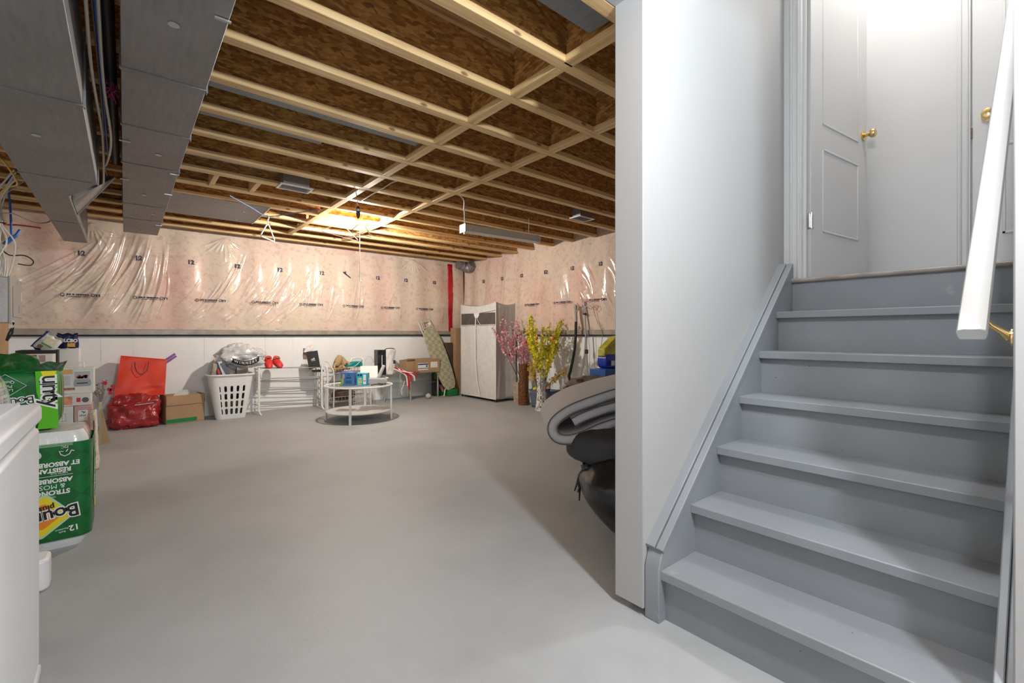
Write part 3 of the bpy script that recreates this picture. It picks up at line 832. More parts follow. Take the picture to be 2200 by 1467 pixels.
# black pipe and wires between the two trunk ducts
single('drain_pipe', MB().tube([(0, .6, 0), (0, 2.2, 0), (.004, 4.6, .01)], .024, 14), m_black, 'black pipe running between the two trunk ducts', 'pipe', (-.055, 0, 2.40))
def cable(name, pts, r, mat, label, n=7, group=None, sub=6):
    P_ = [Vector(p) for p in pts]; out = []
    for i in range(len(P_) - 1):
        a = P_[max(i - 1, 0)]; b = P_[i]; c = P_[i + 1]; d = P_[min(i + 2, len(P_) - 1)]
        for k in range(sub):
            t = k / sub
            out.append(.5 * ((2 * b) + (c - a) * t + (2 * a - 5 * b + 4 * c - d) * t * t + (3 * b - a - 3 * c + d) * t ** 3))
    out.append(P_[-1]); base = P_[0]
    o = obj(name, MB().tube([p - base for p in out], r, n), mat); o.location = base
    return tag(o, label, 'cable', group)
m_cabw = M_('white_cable', (.55, .5, .44), .5)
m_cabwh = M_('bright_white_cable', (.72, .70, .66), .45)
m_caby = M_('yellow_cable', (.65, .42, .02), .45)
m_cabb = M_('blue_cable', (.02, .12, .45), .45)
m_cabr = M_('red_cable', (.5, .05, .03), .45)
m_cabbr = M_('brown_wire', (.2, .11, .07), .5)
cable('cable', [(-.10, .7, 2.36), (-.102, 1.9, 2.30), (-.11, 2.7, 2.25), (-.10, 3.6, 2.26), (-.12, 4.6, 2.24), (-.14, 5.0, 2.36)], .006, m_cabw, 'thick white cable hanging between the ducts, left one')
cable('cable', [(-.07, .7, 2.36), (-.07, 1.8, 2.31), (-.075, 2.8, 2.26), (-.06, 3.5, 2.22), (-.09, 4.1, 2.25), (-.13, 4.6, 2.34)], .006, m_cabw, 'thick white cable hanging between the ducts, right one')
cable('cable', [(-.09, .7, 2.38), (-.093, 2.2, 2.33), (-.09, 3.2, 2.27), (-.105, 4.4, 2.28), (-.1, 5.0, 2.4)], .0035, m_cabbr, 'thin brown wire between the ducts')
cable('cable', [(-.085, .7, 2.39), (-.088, 2.0, 2.36), (-.085, 3.0, 2.33), (-.09, 4.2, 2.34)], .006, m_cabb, 'dark blue cable between the ducts')
tw = MB(); rt = random.Random(3)
for k in range(5):
    tw.tube([(rt.uniform(-.03, .03), rt.uniform(-.1, .1), rt.uniform(-.02, .03)) for _ in range(7)], .0025, 5)
single('pink_twine', tw, M_('pink_string', (.5, .03, .22), .6), 'tangle of pink twine on the wires between the ducts', 'twine', (-.055, 3.1, 2.33))

# ------------------------------------------------------------------ electrical corner at the left edge
plywood = M_('plywood_board', (.5, .34, .19), .7, var=(5, .2))
single('backing_board', MB().bb(0, .02, -.8, .8, -.4, .35), plywood, 'plywood backing board behind the electrical panel', 'board', (-.90, 5.9, 1.3))
EP = thing('electrical_panel', 'grey metal breaker panel at the left edge of the photo', 'electrical panel', (-.80, 5.9, 1.2))
m_epc = M_('panel_paint', (.42, .41, .39), .45, .2)
obj('enclosure', MB().bb(-.08, .055, -.24, .30, 0, .38), m_galvl, EP, bevel=.003)
obj('cover', MB().bb(.055, .07, -.25, .31, -.01, .39), m_epc, EP, bevel=.003)
obj('door', MB().bb(.07, .077, -.16, .26, .05, .31), m_epc, EP, bevel=.003)
obj('rating_label', MB().bb(.077, .0775, .20, .23, .2, .28), m_paper, EP)
obj('name_badge', MB().bb(.077, .078, .08, .1, .09, .15), M_('badge_grey', (.2, .2, .22), .5), EP)
sc_ = MB()
for (y, z) in ((-.2, .36), (-.2, .02), (.05, .355), (.28, .02)): sc_.lathe([(.005, 0), (.004, .003), (0, .003)], n=10, M=frame((.07, y, z), (0, 1, 0), (0, 0, 1)))
obj('screw', sc_, m_steel, EP)
rc = random.Random(21)
for k in range(9):
    y = 5.68 + rc.uniform(-.02, .05); xx = -.80 + rc.uniform(-.02, .05)
    cable('cable', [(xx, y, 1.58), (xx + rc.uniform(-.03, .03), y + rc.uniform(-.05, .05), 1.72), (xx + rc.uniform(-.05, .05), y + rc.uniform(-.06, .06), 1.88), (-.79 + rc.uniform(-.008, .008), 5.68, 2.03), (-.80 + rc.uniform(-.05, .02), 5.66 + rc.uniform(-.05, .05), 2.2), (-.95 + rc.uniform(-.1, .3), 5.5 + rc.uniform(-.3, .3), 2.42)], .0055, m_cabwh,
          'white cable in the tied bundle rising from the breaker panel', group='white cables rising from the breaker panel')
single('cable_tie', MB().tube([(.03 * math.cos(a), .03 * math.sin(a), 0) for a in [2 * PI * k / 14 for k in range(14)]], .004, 6, closed=True), m_black, 'black tie around the white cable bundle', 'cable tie', (-.79, 5.68, 2.03))
cable('cable', [(-.86, 5.74, 1.58), (-.84, 5.72, 1.75), (-.87, 5.7, 1.9), (-.84, 5.72, 2.05), (-.88, 5.7, 2.2), (-.9, 5.6, 2.42)], .010, m_caby, 'thick yellow cable left of the white bundle')
cable('cable', [(-.82, 5.76, 1.58), (-.80, 5.78, 1.68), (-.83, 5.78, 1.76), (-.79, 5.78, 1.8), (-.82, 5.76, 1.72), (-.84, 5.76, 1.62)], .009, m_caby, 'short yellow cable loop just above the panel')
cable('cable', [(-.86, 5.7, 1.58), (-.85, 5.75, 1.7), (-.89, 5.76, 1.85), (-.85, 5.8, 2.0), (-.75, 5.9, 2.06), (-.6, 6.1, 2.09)], .007, m_cabr, 'red cable bending toward the back wall')
cable('cable', [(-.735, 5.72, 1.93), (-.74, 5.74, 2.05), (-.745, 5.74, 2.2), (-.75, 5.7, 2.35), (-.72, 5.6, 2.43)], .008, m_cabb, 'blue cable hanging beside the white bundle')
cable('cable', [(-.78, 5.72, 1.86), (-.74, 5.73, 1.92), (-.71, 5.74, 1.95), (-.69, 5.76, 2.0), (-.72, 5.74, 1.93), (-.76, 5.72, 1.87)], .011, m_cabb, 'bunched blue cable end tied near the bundle')
cable('cable', [(-.80, 5.6, 2.09), (-.72, 5.7, 2.12), (-.62, 5.9, 2.1), (-.54, 6.1, 2.16), (-.5, 6.3, 2.3)], .005, m_cabw, 'thin white cable sagging toward the left duct')
cable('cable', [(-.62, 4.2, 2.40), (-.66, 4.45, 2.30), (-.62, 4.6, 2.26), (-.60, 4.9, 2.20), (-.70, 5.2, 2.22), (-.8, 5.4, 2.12), (-.86, 5.6, 2.04)], .006, m_caby, 'yellow cable crossing under the joists left of the duct')
cable('cable', [(-.6, 4.9, 2.24), (-.7, 5.2, 2.20), (-.78, 5.5, 2.12), (-.79, 5.62, 2.04)], .0055, m_cabw, 'white cable sweeping from the duct side to the bundle')
cable('cable', [(-.78, 5.70, 1.80), (-.74, 5.72, 1.77), (-.66, 5.74, 1.78), (-.61, 5.76, 1.74), (-.63, 5.76, 1.70), (-.70, 5.74, 1.705)], .005, m_black, 'black wire loop sticking out above the panel')
# pliers hanging below the panel
PL = thing('pliers', 'pliers with black handles hanging under the breaker panel', 'pliers', (-.73, 5.72, 1.18))
obj('jaw', MB().box((.0, 0, -.0), (.02, .012, .05), (0, R(15), 0)).box((.008, 0, .02), (.012, .012, .04), (0, R(-5), 0)), m_steel, PL)
obj('handle', MB().tube([(0, 0, -.02), (-.02, 0, -.07), (-.035, 0, -.13)], [.006, .007, .006], 8), m_black, PL)
obj('handle', MB().tube([(.006, 0, -.02), (.0, 0, -.07), (-.03, 0, -.135)], [.006, .007, .006], 8), m_black, PL)

# ------------------------------------------------------------------ lamps and hanging things under the joists
LB = thing('bare_bulb_lamp', 'glowing bare bulb in a white ceiling holder with a long pull string', 'lamp', (BULB[0], BULB[1], BULB[2]))
m_bulb = M_('lit_bulb', (1, .9, .75), .4, emit=((1.0, .93, .83), BULB_STRENGTH))
obj('bulb', MB().lathe([(0, -.032), (.016, -.028), (.027, -.014), (.030, 0), (.026, .014), (.015, .026), (.012, .034)], n=20), m_bulb, LB)
obj('lamp_holder', MB().lathe([(.016, .028), (.022, .03), (.024, .05), (.055, .058), (.06, .07), (0, .07)], n=24), m_trimw, LB)
stg = MB().tube([(-.03, -.0, .058), (-.03, 0, -.3), (-.028, 0, -.6)], .004, 6)
obj('pull_string', stg, m_cabwh, LB)
obj('pull_toggle', MB().tube([(-.028, 0, -.6), (-.026, 0, -.635), (-.012, 0, -.645)], .006, 8), m_whitep, LB)

FX = thing('fluorescent_fixture', 'white fluorescent strip fixture hanging on chains below the joists', 'light fixture', (3.24, 4.03, 2.20), math.atan2(-.079, 1.005))
hb = MB(); pr = [(-.055, 0), (-.06, -.012), (.06, -.012), (.055, 0), (.045, .065), (-.045, .065)]
hb.prism(pr, 1.0, frame((-.5, 0, 0), (0, 1, 0), (0, 0, 1)))
m_fix = M_('fixture_enamel', (.62, .61, .58), .4)
obj('housing', hb, m_fix, FX, bevel=.002)
obj('end_plate', MB().bb(-.506, -.5, -.062, .062, -.02, .068), m_trimw, FX, bevel=.002)
obj('end_plate', MB().bb(.5, .506, -.062, .062, -.02, .068), m_trimw, FX, bevel=.002)
obj('lamp_socket', MB().bb(-.50, -.48, -.03, -.015, -.04, -.01), m_whitep, FX)
def chain(mb, x, y, z0, z1):
    z = z0; k = 0
    while z < z1:
        a = [(x + (.005 * math.cos(t) if k % 2 else 0), y + (0 if k % 2 else .005 * math.cos(t)), z + .007 + .009 * math.sin(t)) for t in [2 * PI * i / 8 for i in range(8)]]
        mb.tube(a, .0016, 5, closed=True); z += .0125; k += 1
ch = MB(); chain(ch, -.48, 0, .066, .25); obj('chain', ch, m_steel, FX)
ch = MB(); chain(ch, .38, 0, .066, .25); obj('chain', ch, m_steel, FX)
cable('cable', [(2.76, 4.06, 2.27), (2.66, 3.93, 2.38), (2.56, 3.82, 2.46), (2.3, 3.82, 2.52), (1.95, 3.9, 2.52), (1.84, 4.1, 2.46), (1.80, 4.5, 2.43)], .005, m_cabwh, 'white power cord running from the fluorescent fixture to the black connector')
OC = thing('plug_connector', 'black plug connector hanging from a joist above the bulb', 'connector', (1.80, 4.55, 2.33))
obj('body', MB().blob((0, 0, 0), (.02, .016, .065), .12, 3, 2, 20, 14), m_black, OC)
obj('pigtail', MB().tube([(0, 0, .06), (-.01, 0, .09), (0, 0, .125)], .005, 6), m_cabw, OC)
obj('tape_wrap', MB().lathe([(.021, -.01), (.023, .0), (.022, .012)], (0, 0, .02), 14), m_greym, OC)

def hanger(label, loc, rz, mat, w=.38, h=.17, r=.0032, tilt=0):
    t = thing('clothes_hanger', label, 'hanger', loc, rz)
    body = MB(); body.tube([(0, 0, -.10), (-.03, 0, -.115), (-w / 2, 0, -.10 - h * .55), (-w / 2 + .005, 0, -.10 - h * .62), (w / 2 - .005, 0, -.10 - h * .62 - tilt), (w / 2, 0, -.10 - h * .55 - tilt), (.03, 0, -.115), (0, 0, -.10)], r, 7)
    obj('body', body, mat, t)
    hk = MB().tube([(0, 0, -.10), (0, 0, -.045)] + [(.02 * math.sin(a) , 0, -.022 - .022 * math.cos(a)) for a in [R(q) for q in range(10, 230, 22)]], r * .8, 7)
    obj('hook', hk, m_steel if mat is not m_whitep else mat, t)
    return t
m_pinkp = M_('pink_plastic', (.75, .45, .42), .4)
m_greyp = M_('grey_green_plastic', (.32, .33, .26), .4)
hanger('pink clothes hanger hanging left of the glowing bulb', (1.87, 5.25, 2.46), R(4), m_pinkp, .42, .2, .004, .05)
hanger('grey green clothes hanger hanging just behind the bulb', (2.04, 5.05, 2.46), R(30), m_greyp, .34, .22, .005)
hanger('white tubular clothes hanger seen edge-on, hanging from the blue line', (1.205, 5.6, 2.41), R(52), m_whitep, .30, .26, .007)
cable('clothesline', [(.78, 5.19, 2.45), (1.0, 5.4, 2.42), (1.205, 5.6, 2.40), (1.4, 5.38, 2.42), (1.62, 5.14, 2.45)], .005, M_('blue_line', (.12, .2, .4), .5), 'blue line sagging between joists with a white hanger on it')

# ------------------------------------------------------------------ left foreground: freezer, paper-towel packs, boxes
m_frz = M_('freezer_enamel', (.80, .83, .86), .3, var=(2, .02))
FZ = thing('chest_freezer', 'white chest freezer cropped by the left edge of the photo', 'freezer', (-.50, 1.5, 0))
obj('cabinet', MB().bb(-.28, .288, -.62, .636, .03, .80), m_frz, FZ, bevel=.012)
obj('gasket', MB().bb(-.27, .280, -.61, .628, .80, .815), M_('cream_gasket', (.7, .68, .6), .6), FZ)
obj('lid', MB().bb(-.285, .294, -.625, .642, .815, .875), m_frz, FZ, bevel=.014)
obj('lid_rim', MB().bb(-.27, .25, -.60, .60, .872, .886), m_frz, FZ, bevel=.006)
obj('plinth', MB().bb(-.26, .292, -.60, .638, 0, .03), m_frz, FZ, bevel=.006)
single('torn_card', MB().prism([(-.08, -.1), (.06, -.12), (.07, .02), (.02, .10), (-.05, .06)], .004), M_('tan_card', (.50, .42, .27), .8, var=(30, .2)), 'piece of tan card lying on top of the white freezer', 'card', (-.44, 1.62, .887))
JG = thing('plastic_jug', 'small white plastic container on the floor behind the freezer', 'container', (-.37, 2.86, 0))
obj('body', MB().prism(rrect(.24, .13, .03), .135), m_whitep, JG, bevel=.012)
obj('neck', MB().lathe([(.02, .145), (.02, .165), (.024, .166), (.024, .18), (0, .18)], (-.07, 0, 0), 16), m_whitep, JG)

m_gpack = mat_quilt_green()
m_clear = M_('clear_pack_wrap', (.80, .82, .81), .18, coat=1, bump=(14, .5, .02))
m_lime = M_('lime_green_print', (.10, .48, .01), .3)
m_blackink = M_('black_print', (.012, .014, .012), .35)
m_whiteink = M_('white_print', (.85, .87, .85), .4)
m_yel = M_('yellow_print', (.85, .68, .02), .35)
m_org = M_('orange_print', (.85, .25, .03), .35)
m_pale = M_('pale_green_print', (.45, .72, .45), .35)
m_blueprt = M_('blue_print', (.1, .35, .7), .35)
def bulged(w, d, h, r, k=.02, n=60, m=24, ex=0):
    """rounded box whose sides bulge; base at z=0, centred in xy"""
    base = rrect(w, d, r, 8); L = len(base); mb = MB()
    def fn(u, v):
        p = base[int(round(u * L)) % L]
        e = 1 - abs(2 * v - 1) ** 6
        s = 1 - (1 - e) * .16 + k * math.sin(PI * v)
        return (p[0] * s, p[1] * s, h * v)
    vs = []
    for j in range(m):
        v = j / (m - 1)
        for i in range(L): vs.append(fn(i / L, v))
    fs = [(j * L + i, j * L + (i + 1) % L, (j + 1) * L + (i + 1) % L, (j + 1) * L + i) for j in range(m - 1) for i in range(L)]
    fs += [tuple(range(L))[::-1], tuple((m - 1) * L + i for i in range(L))]
    return mb.add(vs, fs)
# the pack standing on the floor
PK = thing('paper_towel_pack', 'large green pack of paper towel rolls standing upside down on the floor', 'paper towel pack', (-.335, 3.47, 0))
obj('rolls_wrap', bulged(.395, .36, .60, .06, .01), m_clear, PK)
gs = MB(); base = rrect(.402, .366, .06, 10)
def sleeve(w, d, h0, h1, r, k, a=0.0):
    base = rrect(w, d, r, 10); L = len(base); mb = MB(); vs = []; m = 16
    for j in range(m):
        v = j / (m - 1); s = 1 + k * math.sin(PI * v)
        for p in base: vs.append((p[0] * s, p[1] * s, h0 + (h1 - h0) * v))
    return mb.add(vs, [(j * L + i, j * L + (i + 1) % L, (j + 1) * L + (i + 1) % L, (j + 1) * L + i) for j in range(m - 1) for i in range(L)])
obj('printed_wrap', sleeve(.402, .366, .052, .545, .06, .012), m_gpack, PK)
F = -.1885                                    # front plane of the pack
def tx(s, size, x, z, mat, rot=180, bold=.0, sq=1, name='lettering', par=None, y=None):
    a = R(rot); par = par or PK; y = F if y is None else y
    return text(s, size, mat, par, (x, y, z), (math.cos(a), 0, math.sin(a)), (-math.sin(a), 0, math.cos(a)), name, .0006, bold, sq)
def diamond(par, x, z, s, mat, y, rot=45, r=.012, name='logo_panel'):
    M = frame((x, y, z), (math.cos(R(rot)), 0, math.sin(R(rot))), (-math.sin(R(rot)), 0, math.cos(R(rot))))
    return obj(name, MB().prism(rrect(s, s, r), .0012, M), mat, par)
diamond(PK, .02, .185, .168, m_pale, F - .0002, 40, .02); diamond(PK, .02, .185, .150, m_yel, F - .0012, 40, .02)
diamond(PK, .02, .185, .10, m_org, F - .0022, 40, .02)
for (dx, dz, mt, yy, bo) in ((0, 0, m_whiteink, -.0036, .007), (0, 0, m_blackink, -.005, .0015)):
    tx('Bounty', .088, .035 + dx, .185 + dz, mt, 188, bo, .95, 'logo_lettering', y=F + yy)
tx('plus', .036, .035, .228, m_blackink, 188, .001, y=F - .005)
tx('STRONGER', .032, .038, .30, m_whiteink, 180, .0012); tx('& MOST', .032, .045, .33, m_whiteink, 180)
tx('ABSORBENT', .03, .045, .36, m_whiteink, 180, .0012); tx('OUR', .012, .055, .277, m_whiteink)
obj('divider', MB().bb(-.06, .13, F - .001, F, .382, .384), m_whiteink, PK)
tx('RÉSISTANT', .03, .05, .412, m_whiteink, 180, .0012); tx('ET ABSORBANT', .03, .05, .442, m_whiteink, 180, .0012); tx('NOTRE PLUS', .011, .08, .394, m_whiteink)
tx('12', .04, .135, .105, m_whiteink, 186, .001); tx('Rolls\nRouleaux', .013, .09, .098, m_whiteink, 186)
diamond(PK, -.035, .50, .085, M_('towel_sheet_print', (.62, .66, .68), .5, bump=(120, .5, .004)), F - .0002, 32, .018, 'sheet_picture')
fs_ = MB().tube([(.125, F, .505), (.118, F, .487), (.10, F, .478), (.085, F, .488), (.08, F, .505), (.095, F, .502)], .0022, 6).tube([(.125, F, .505), (.135, F, .50)], .0022, 6).tube([(.105, F, .50), (.112, F, .512)], .0022, 6)
obj('forest_mark', fs_, m_whiteink, PK); tx('FSC', .017, .10, .525, m_whiteink)
obj('care_marks', MB().bb(-.10, -.045, F - .001, F, .075, .10), m_blueprt, PK)
for k in range(3): obj('small_print', MB().bb(.0, .13, F - .001, F, .532 + k * .005, .534 + k * .005), m_pale, PK)
# side face prints
S = .2065
def on_side(poly, mat, name, x=S, par=None): return obj(name, MB().prism(poly, .0012, frame((x, 0, 0), (0, 1, 0), (0, 0, 1))), mat, par or PK)
on_side([(-.11, .22), (-.06, .20), (.02, .30), (.08, .42), (.07, .50), (-.0, .46), (-.08, .34)], m_lime, 'swoosh')
for mt, xx, bo in ((m_whiteink, S + .0013, .007), (m_blackink, S + .0026, .001)):
    text('Bounty', .085, mt, PK, (xx, -.0, .33), (0, -.35, -.94), (0, .94, -.35), 'logo_lettering', .0006, bo)
on_side([(-.03, .16), (.03, .14), (.06, .24), (.0, .25)], m_yel, 'accent')

# second pack on top of it
P2 = thing('paper_towel_pack', 'second green paper towel pack lying on top of the lower one', 'paper towel pack', (-.413, 3.55, .605))
obj('printed_wrap', bulged(.29, .30, .31, .03, .015), m_gpack, P2)
F2 = -.156
obj('side_panel', MB().prism(rrect(.02, .29, .004, 4), .0015, frame((.148, 0, .155), (0, 1, 0), (0, 0, 1))), m_lime, P2)
lp = [(.068, .005), (.146, .005), (.146, .305), (.06, .305), (.065, .2), (.085, .1)]
obj('lime_panel', MB().prism(lp, .0012, frame((0, F2, 0), (1, 0, 0), (0, 0, 1))), m_lime, P2)
for mt, yy, bo in ((m_whiteink, F2 - .0018, .009), (m_blackink, F2 - .003, .001)):
    text('unty', .10, mt, P2, (.118, yy, .20), (.02, 0, -1), (1, 0, .02), 'logo_lettering', .0006, bo, .95)
for mt, yy, bo in ((m_whiteink, F2 - .0012, .005), (m_blackink, F2 - .0024, .0)):
    text('Bounty', .055, mt, P2, (-.02, yy, .155), (-1, 0, -.12), (.12, 0, -1), 'logo_lettering', .0006, bo, 1.0)
fr_ = MB(); q = [(-.11, .235), (-.045, .295), (.03, .235), (-.045, .175)]
fr_.tube([(a, F2 - .001, b) for a, b in q], .0016, 5, closed=True)
obj('outline_mark', fr_, m_whiteink, P2)
text('Longer\nPicker\nQuicker', .02, m_whiteink, P2, (-.045, F2 - .001, .235), (-1, 0, 0), (0, 0, -1))
obj('yellow_patch', MB().prism([(-.02, 0), (.02, 0), (.03, .03), (-.03, .03)], .001, frame((.11, F2 - .002, .275), (1, 0, 0), (0, 0, 1))), m_yel, P2)
# loose gathered wrap at the top of the pack
m_gfilm = M_('loose_green_film', (.004, .12, .02), .22, coat=.8, bump=(9, .5, .03))
m_gdull = M_('dull_green_film', (.10, .16, .06), .25, coat=.8)
def crumple(name, pts, mat, parent, amp=.012, seed=1, n=14, label=None):
    """quad patch between four corners, crumpled"""
    a, b, c, d = map(Vector, pts); nn = (b - a).cross(d - a).normalized()
    def fn(u, v):
        p = a.lerp(b, u).lerp(d.lerp(c, u), v)
        k = mnoise.noise(p * 22 + Vector((seed, 0, 0))) * amp + math.sin(u * 9 + seed) * amp * .5
        return tuple(p + nn * k)
    o = obj(name, MB().grid(fn, n, n), mat, parent, label=label)
    o.modifiers.new('solid', 'SOLIDIFY').thickness = .0012
    return o
crumple('loose_wrap', [(-.14, -.14, .30), (.10, -.14, .30), (.04, .06, .385), (-.18, .04, .40)], m_gfilm, P2, .014, 2)
crumple('loose_wrap', [(.02, -.14, .30), (.16, -.13, .30), (.17, -.02, .35), (.06, 0, .345)], M_('printed_green_film', (.06, .17, .09), .25, coat=.8, var=(60, .8)), P2, .010, 5)
# cling-wrapped bundle behind the freezer
BW = thing('wrapped_bundle', 'bundle in shiny cling film between the freezer and the green packs', 'bundle', (-.60, 2.62, 0))
m_cling = M_('cling_film_bundle', (.72, .73, .72), .15, coat=1, bump=(20, .7, .03), var=(12, .15))
obj('bundle', bulged(.47, .62, .945, .06, .01), m_cling, BW)
crumple('olive_wrap', [(-.05, -.1, .945), (.20, -.14, .95), (.12, .2, 1.02), (-.12, .25, 1.03)], m_gdull, BW, .014, 4)
crumple('clear_window', [(.0, -.05, .97), (.16, -.08, .97), (.10, .16, 1.015), (-.03, .18, 1.02)], m_cling, BW, .010, 4)
crumple('blue_wrap', [(-.22, -.3, .95), (.05, -.3, .95), (.0, -.1, .97), (-.22, -.1, .98)], M_('blue_grey_film', (.13, .18, .25), .2, coat=.8), BW, .012, 7)

# boxes behind the packs
def faint_print(par, x0, x1, z, h, y, mat, seed, name='faint_lettering'):
    rr = random.Random(seed); mb = MB(); x = x0
    while x < x1 - h * .3:
        w_ = h * rr.uniform(.35, .8); mb.bb(x, min(x + w_, x1), y - .001, y, z - h / 2, z - h * .1).bb(x + w_ * .2, min(x + w_, x1), y - .001, y, z + h * .05, z + h / 2); x += w_ + h * .25
    return obj(name, mb, mat, par)
def boxthing(name, label, cat, x0, x1, y0, y1, z0, z1, mat, rz=0, bevel=.002):
    t = thing(name, label, cat, ((x0 + x1) / 2, (y0 + y1) / 2, z0), rz)
    hx, hy = abs(x1 - x0) / 2, abs(y1 - y0) / 2
    obj('carton', MB().bb(-hx, hx, -hy, hy, 0, z1 - z0), mat, t, bevel=bevel)
    return t, hx, hy, z1 - z0
m_fprint = M_('pale_box_print', (.75, .73, .70), .45)
t, hx, hy, h = boxthing('food_processor_box', 'white carton with a food processor pictured, topmost of the stack behind the packs', 'box', -.56, -.205, 5.38, 5.62, .60, .815, m_fprint)
Y = -hy - .001
def rect(par, x0, x1, z0, z1, y, mat, name, th=.0012): return obj(name, MB().bb(x0, x1, y - th, y, z0, z1), mat, par)
fpx = .105
bowl = MB().prism([(fpx - .045, .12), (fpx + .045, .12), (fpx + .05, .185), (fpx - .05, .185)], .0014, frame((0, Y + .001, 0), (1, 0, 0), (0, 0, 1)))
obj('bowl_picture', bowl, M_('bowl_print', (.50, .50, .52), .3), t)
rect(t, fpx - .052, fpx + .052, .185, .192, Y, m_whiteink, 'lid_picture')
rv = random.Random(4); fd = MB()
for k in range(16):
    x, z = fpx + rv.uniform(-.035, .035), .13 + rv.uniform(0, .02)
    fd.lathe([(.009, 0), (.009, .0008), (0, .0008)], n=8, M=frame((x, Y - .0008, z), (1, 0, 0), (0, 0, 1)))
obj('food_picture', fd, M_('food_print', (.5, .12, .05), .4, var=(80, .7)), t)
obj('base_picture', MB().prism([(fpx - .05, .118), (fpx + .05, .118), (fpx + .058, .075), (fpx + .05, .058), (fpx - .05, .058), (fpx - .055, .075)], .0016, frame((0, Y + .001, 0), (1, 0, 0), (0, 0, 1))), M_('silver_print', (.38, .40, .43), .3), t)
obj('base_bar', MB().prism(rrect(.07, .008, .003, 3, fpx, .085), .0022, frame((0, Y + .001, 0), (1, 0, 0), (0, 0, 1))), m_blackink, t)  # thin black bar printed across the pictured base
rect(t, -.16, .045, .165, .205, Y, M_('orange_header', (.75, .45, .15), .4), 'header_print')
for k in range(7): rect(t, -.15, .03, .075 + k * .011, .079 + k * .011, Y, M_('grey_text_print', (.35, .36, .4), .5) if k == 0 else bpy.data.materials['grey_text_print'], 'text_line')
rect(t, -.16, .06, .03, .05, Y, M_('tomato_print', (.45, .16, .08), .4, var=(40, .6)), 'food_strip')
t, hx, hy, h = boxthing('carton_box', 'flat carton with an orange food picture, under the food processor box', 'box', -.60, -.222, 5.34, 5.60, .50, .598, m_fprint)
rect(t, -.18, .075, .01, .08, -hy - .001, M_('salmon_print', (.75, .33, .18), .4, var=(18, .4)), 'food_picture')
rect(t, .10, .125, .03, .065, -hy - .001, m_red, 'red_mark')
obj('oval_mark', MB().lathe([(.022, 0), (.022, .001), (0, .001)], n=20, M=frame((.155, -hy - .001, .045), (1, 0, 0), (0, 0, 1))), M_('dark_oval', (.12, .11, .12), .4), t)
t, hx, hy, h = boxthing('carton_box', 'white carton with a small drawn square, low in the stack behind the packs', 'box', -.62, -.33, 5.32, 5.6, .0, .497, m_fprint)
fr_ = MB().tube([(.03, 0, .38), (.1, 0, .38), (.1, 0, .44), (.03, 0, .44)], .002, 5, closed=True)
obj('drawn_square', fr_, M_('grey_line', (.3, .3, .32), .5), t, loc=(0, -hy - .001, 0))
rect(t, -.0, .12, .335, .365, -hy - .001, M_('grey_band', (.4, .4, .41), .5), 'grey_band')
m_pinkbx = M_('pink_box_print', (.62, .40, .35), .5, var=(9, .2))
t, hx, hy, h = boxthing('carton_box', 'pink and white carton low in the stack, nearest the Christmas pick', 'box', -.325, -.215, 5.33, 5.6, .0, .497, m_pinkbx)
rect(t, -.03, .03, .37, .46, -hy - .001, m_paper, 'white_panel')
obj('leaf_mark', MB().box((0, -hy - .003, .445), (.022, .002, .006), (0, R(30), 0)).box((.008, -hy - .003, .44), (.018, .002, .006), (0, R(-40), 0)), M_('leaf_green', (.02, .2, .06), .5), t)
faint_print(t, -.022, .022, .415, .013, -hy - .0015, m_ink, 3)
# white cloth spilling down by the boxes
m_cloth = M_('cream_knit', (.72, .62, .52), .9, var=(30, .3))
cb = MB()
def clf(u, v):
    z = .46 * (1 - v) + .02
    return (-.20 + .012 * math.sin(u * 17 + v * 4) + .02 * v, 4.9 + u * .26 + .02 * math.sin(v * 7), z)
cb.grid(clf, 26, 18)
o = single('knitted_throw', cb, m_cloth, 'cream and maroon fabric hanging down beside the boxes', 'fabric', (0, 0, 0)); o.modifiers.new('solid', 'SOLIDIFY').thickness = .012
rect_ = MB()
for k in range(4): rect_.box((-.187, 4.93 + k * .06, .36 - .03 * k), (.006, .022, .12), (R(14), 0, 0))
obj('maroon_stripe', rect_, M_('maroon_yarn', (.20, .03, .035), .9), o)
t = thing('wood_stand', 'narrow cream and tan wooden piece standing behind the fabric', 'wooden piece', (-.185, 6.2, 0))
obj('post', MB().bb(-.012, .012, -.012, .012, 0, .42), M_('cream_wood', (.62, .5, .33), .6), t)
obj('brace', MB().prism([(.012, 0), (.075, 0), (.012, .36)], .02, frame((0, 0, 0), (1, 0, 0), (0, 0, 1))), plywood, t)
# Christmas pick
XP = thing('christmas_pick', 'frosted berry and red leaf pick against the wall beside the boxes', 'decoration', (-.19, 6.6, 0))
tg = MB(); rx = random.Random(9); tips = []
for k in range(26):
    a = rx.uniform(0, 2 * PI); e = Vector((.07 * math.cos(a) * rx.uniform(.4, 1.2), .04 * math.sin(a), .46 + rx.uniform(0, .17)))
    tg.tube([(0, 0, .3), (e.x * .4, e.y * .4, .42), e], .0025, 5); tips.append(e)
tg.tube([(0, 0, 0), (0, 0, .32)], .006, 6)
obj('twigs', tg, M_('frosted_twig', (.34, .31, .29), .7), XP)
bb_ = MB()
for e in tips: bb_.blob(e, (.011, .011, .011), 0, 1, 0, 8, 6)
obj('berries', bb_, M_('frosted_berry', (.42, .33, .32), .5, var=(40, .5)), XP)
lf = MB()
for (x, z, r_) in ((.075, .55, 20), (.07, .50, -25), (.06, .53, 80), (.02, .60, 60), (.055, .475, 0)):
    lf.prism([(0, -.012), (.022, -.02), (.045, 0), (.022, .02), (0, .012)], .003, Matrix.Translation((x, -.05, z)) @ Euler((R(90), R(r_), 0)).to_matrix().to_4x4())
obj('red_leaves', lf, M_('crimson_leaf', (.42, .01, .03), .4), XP)

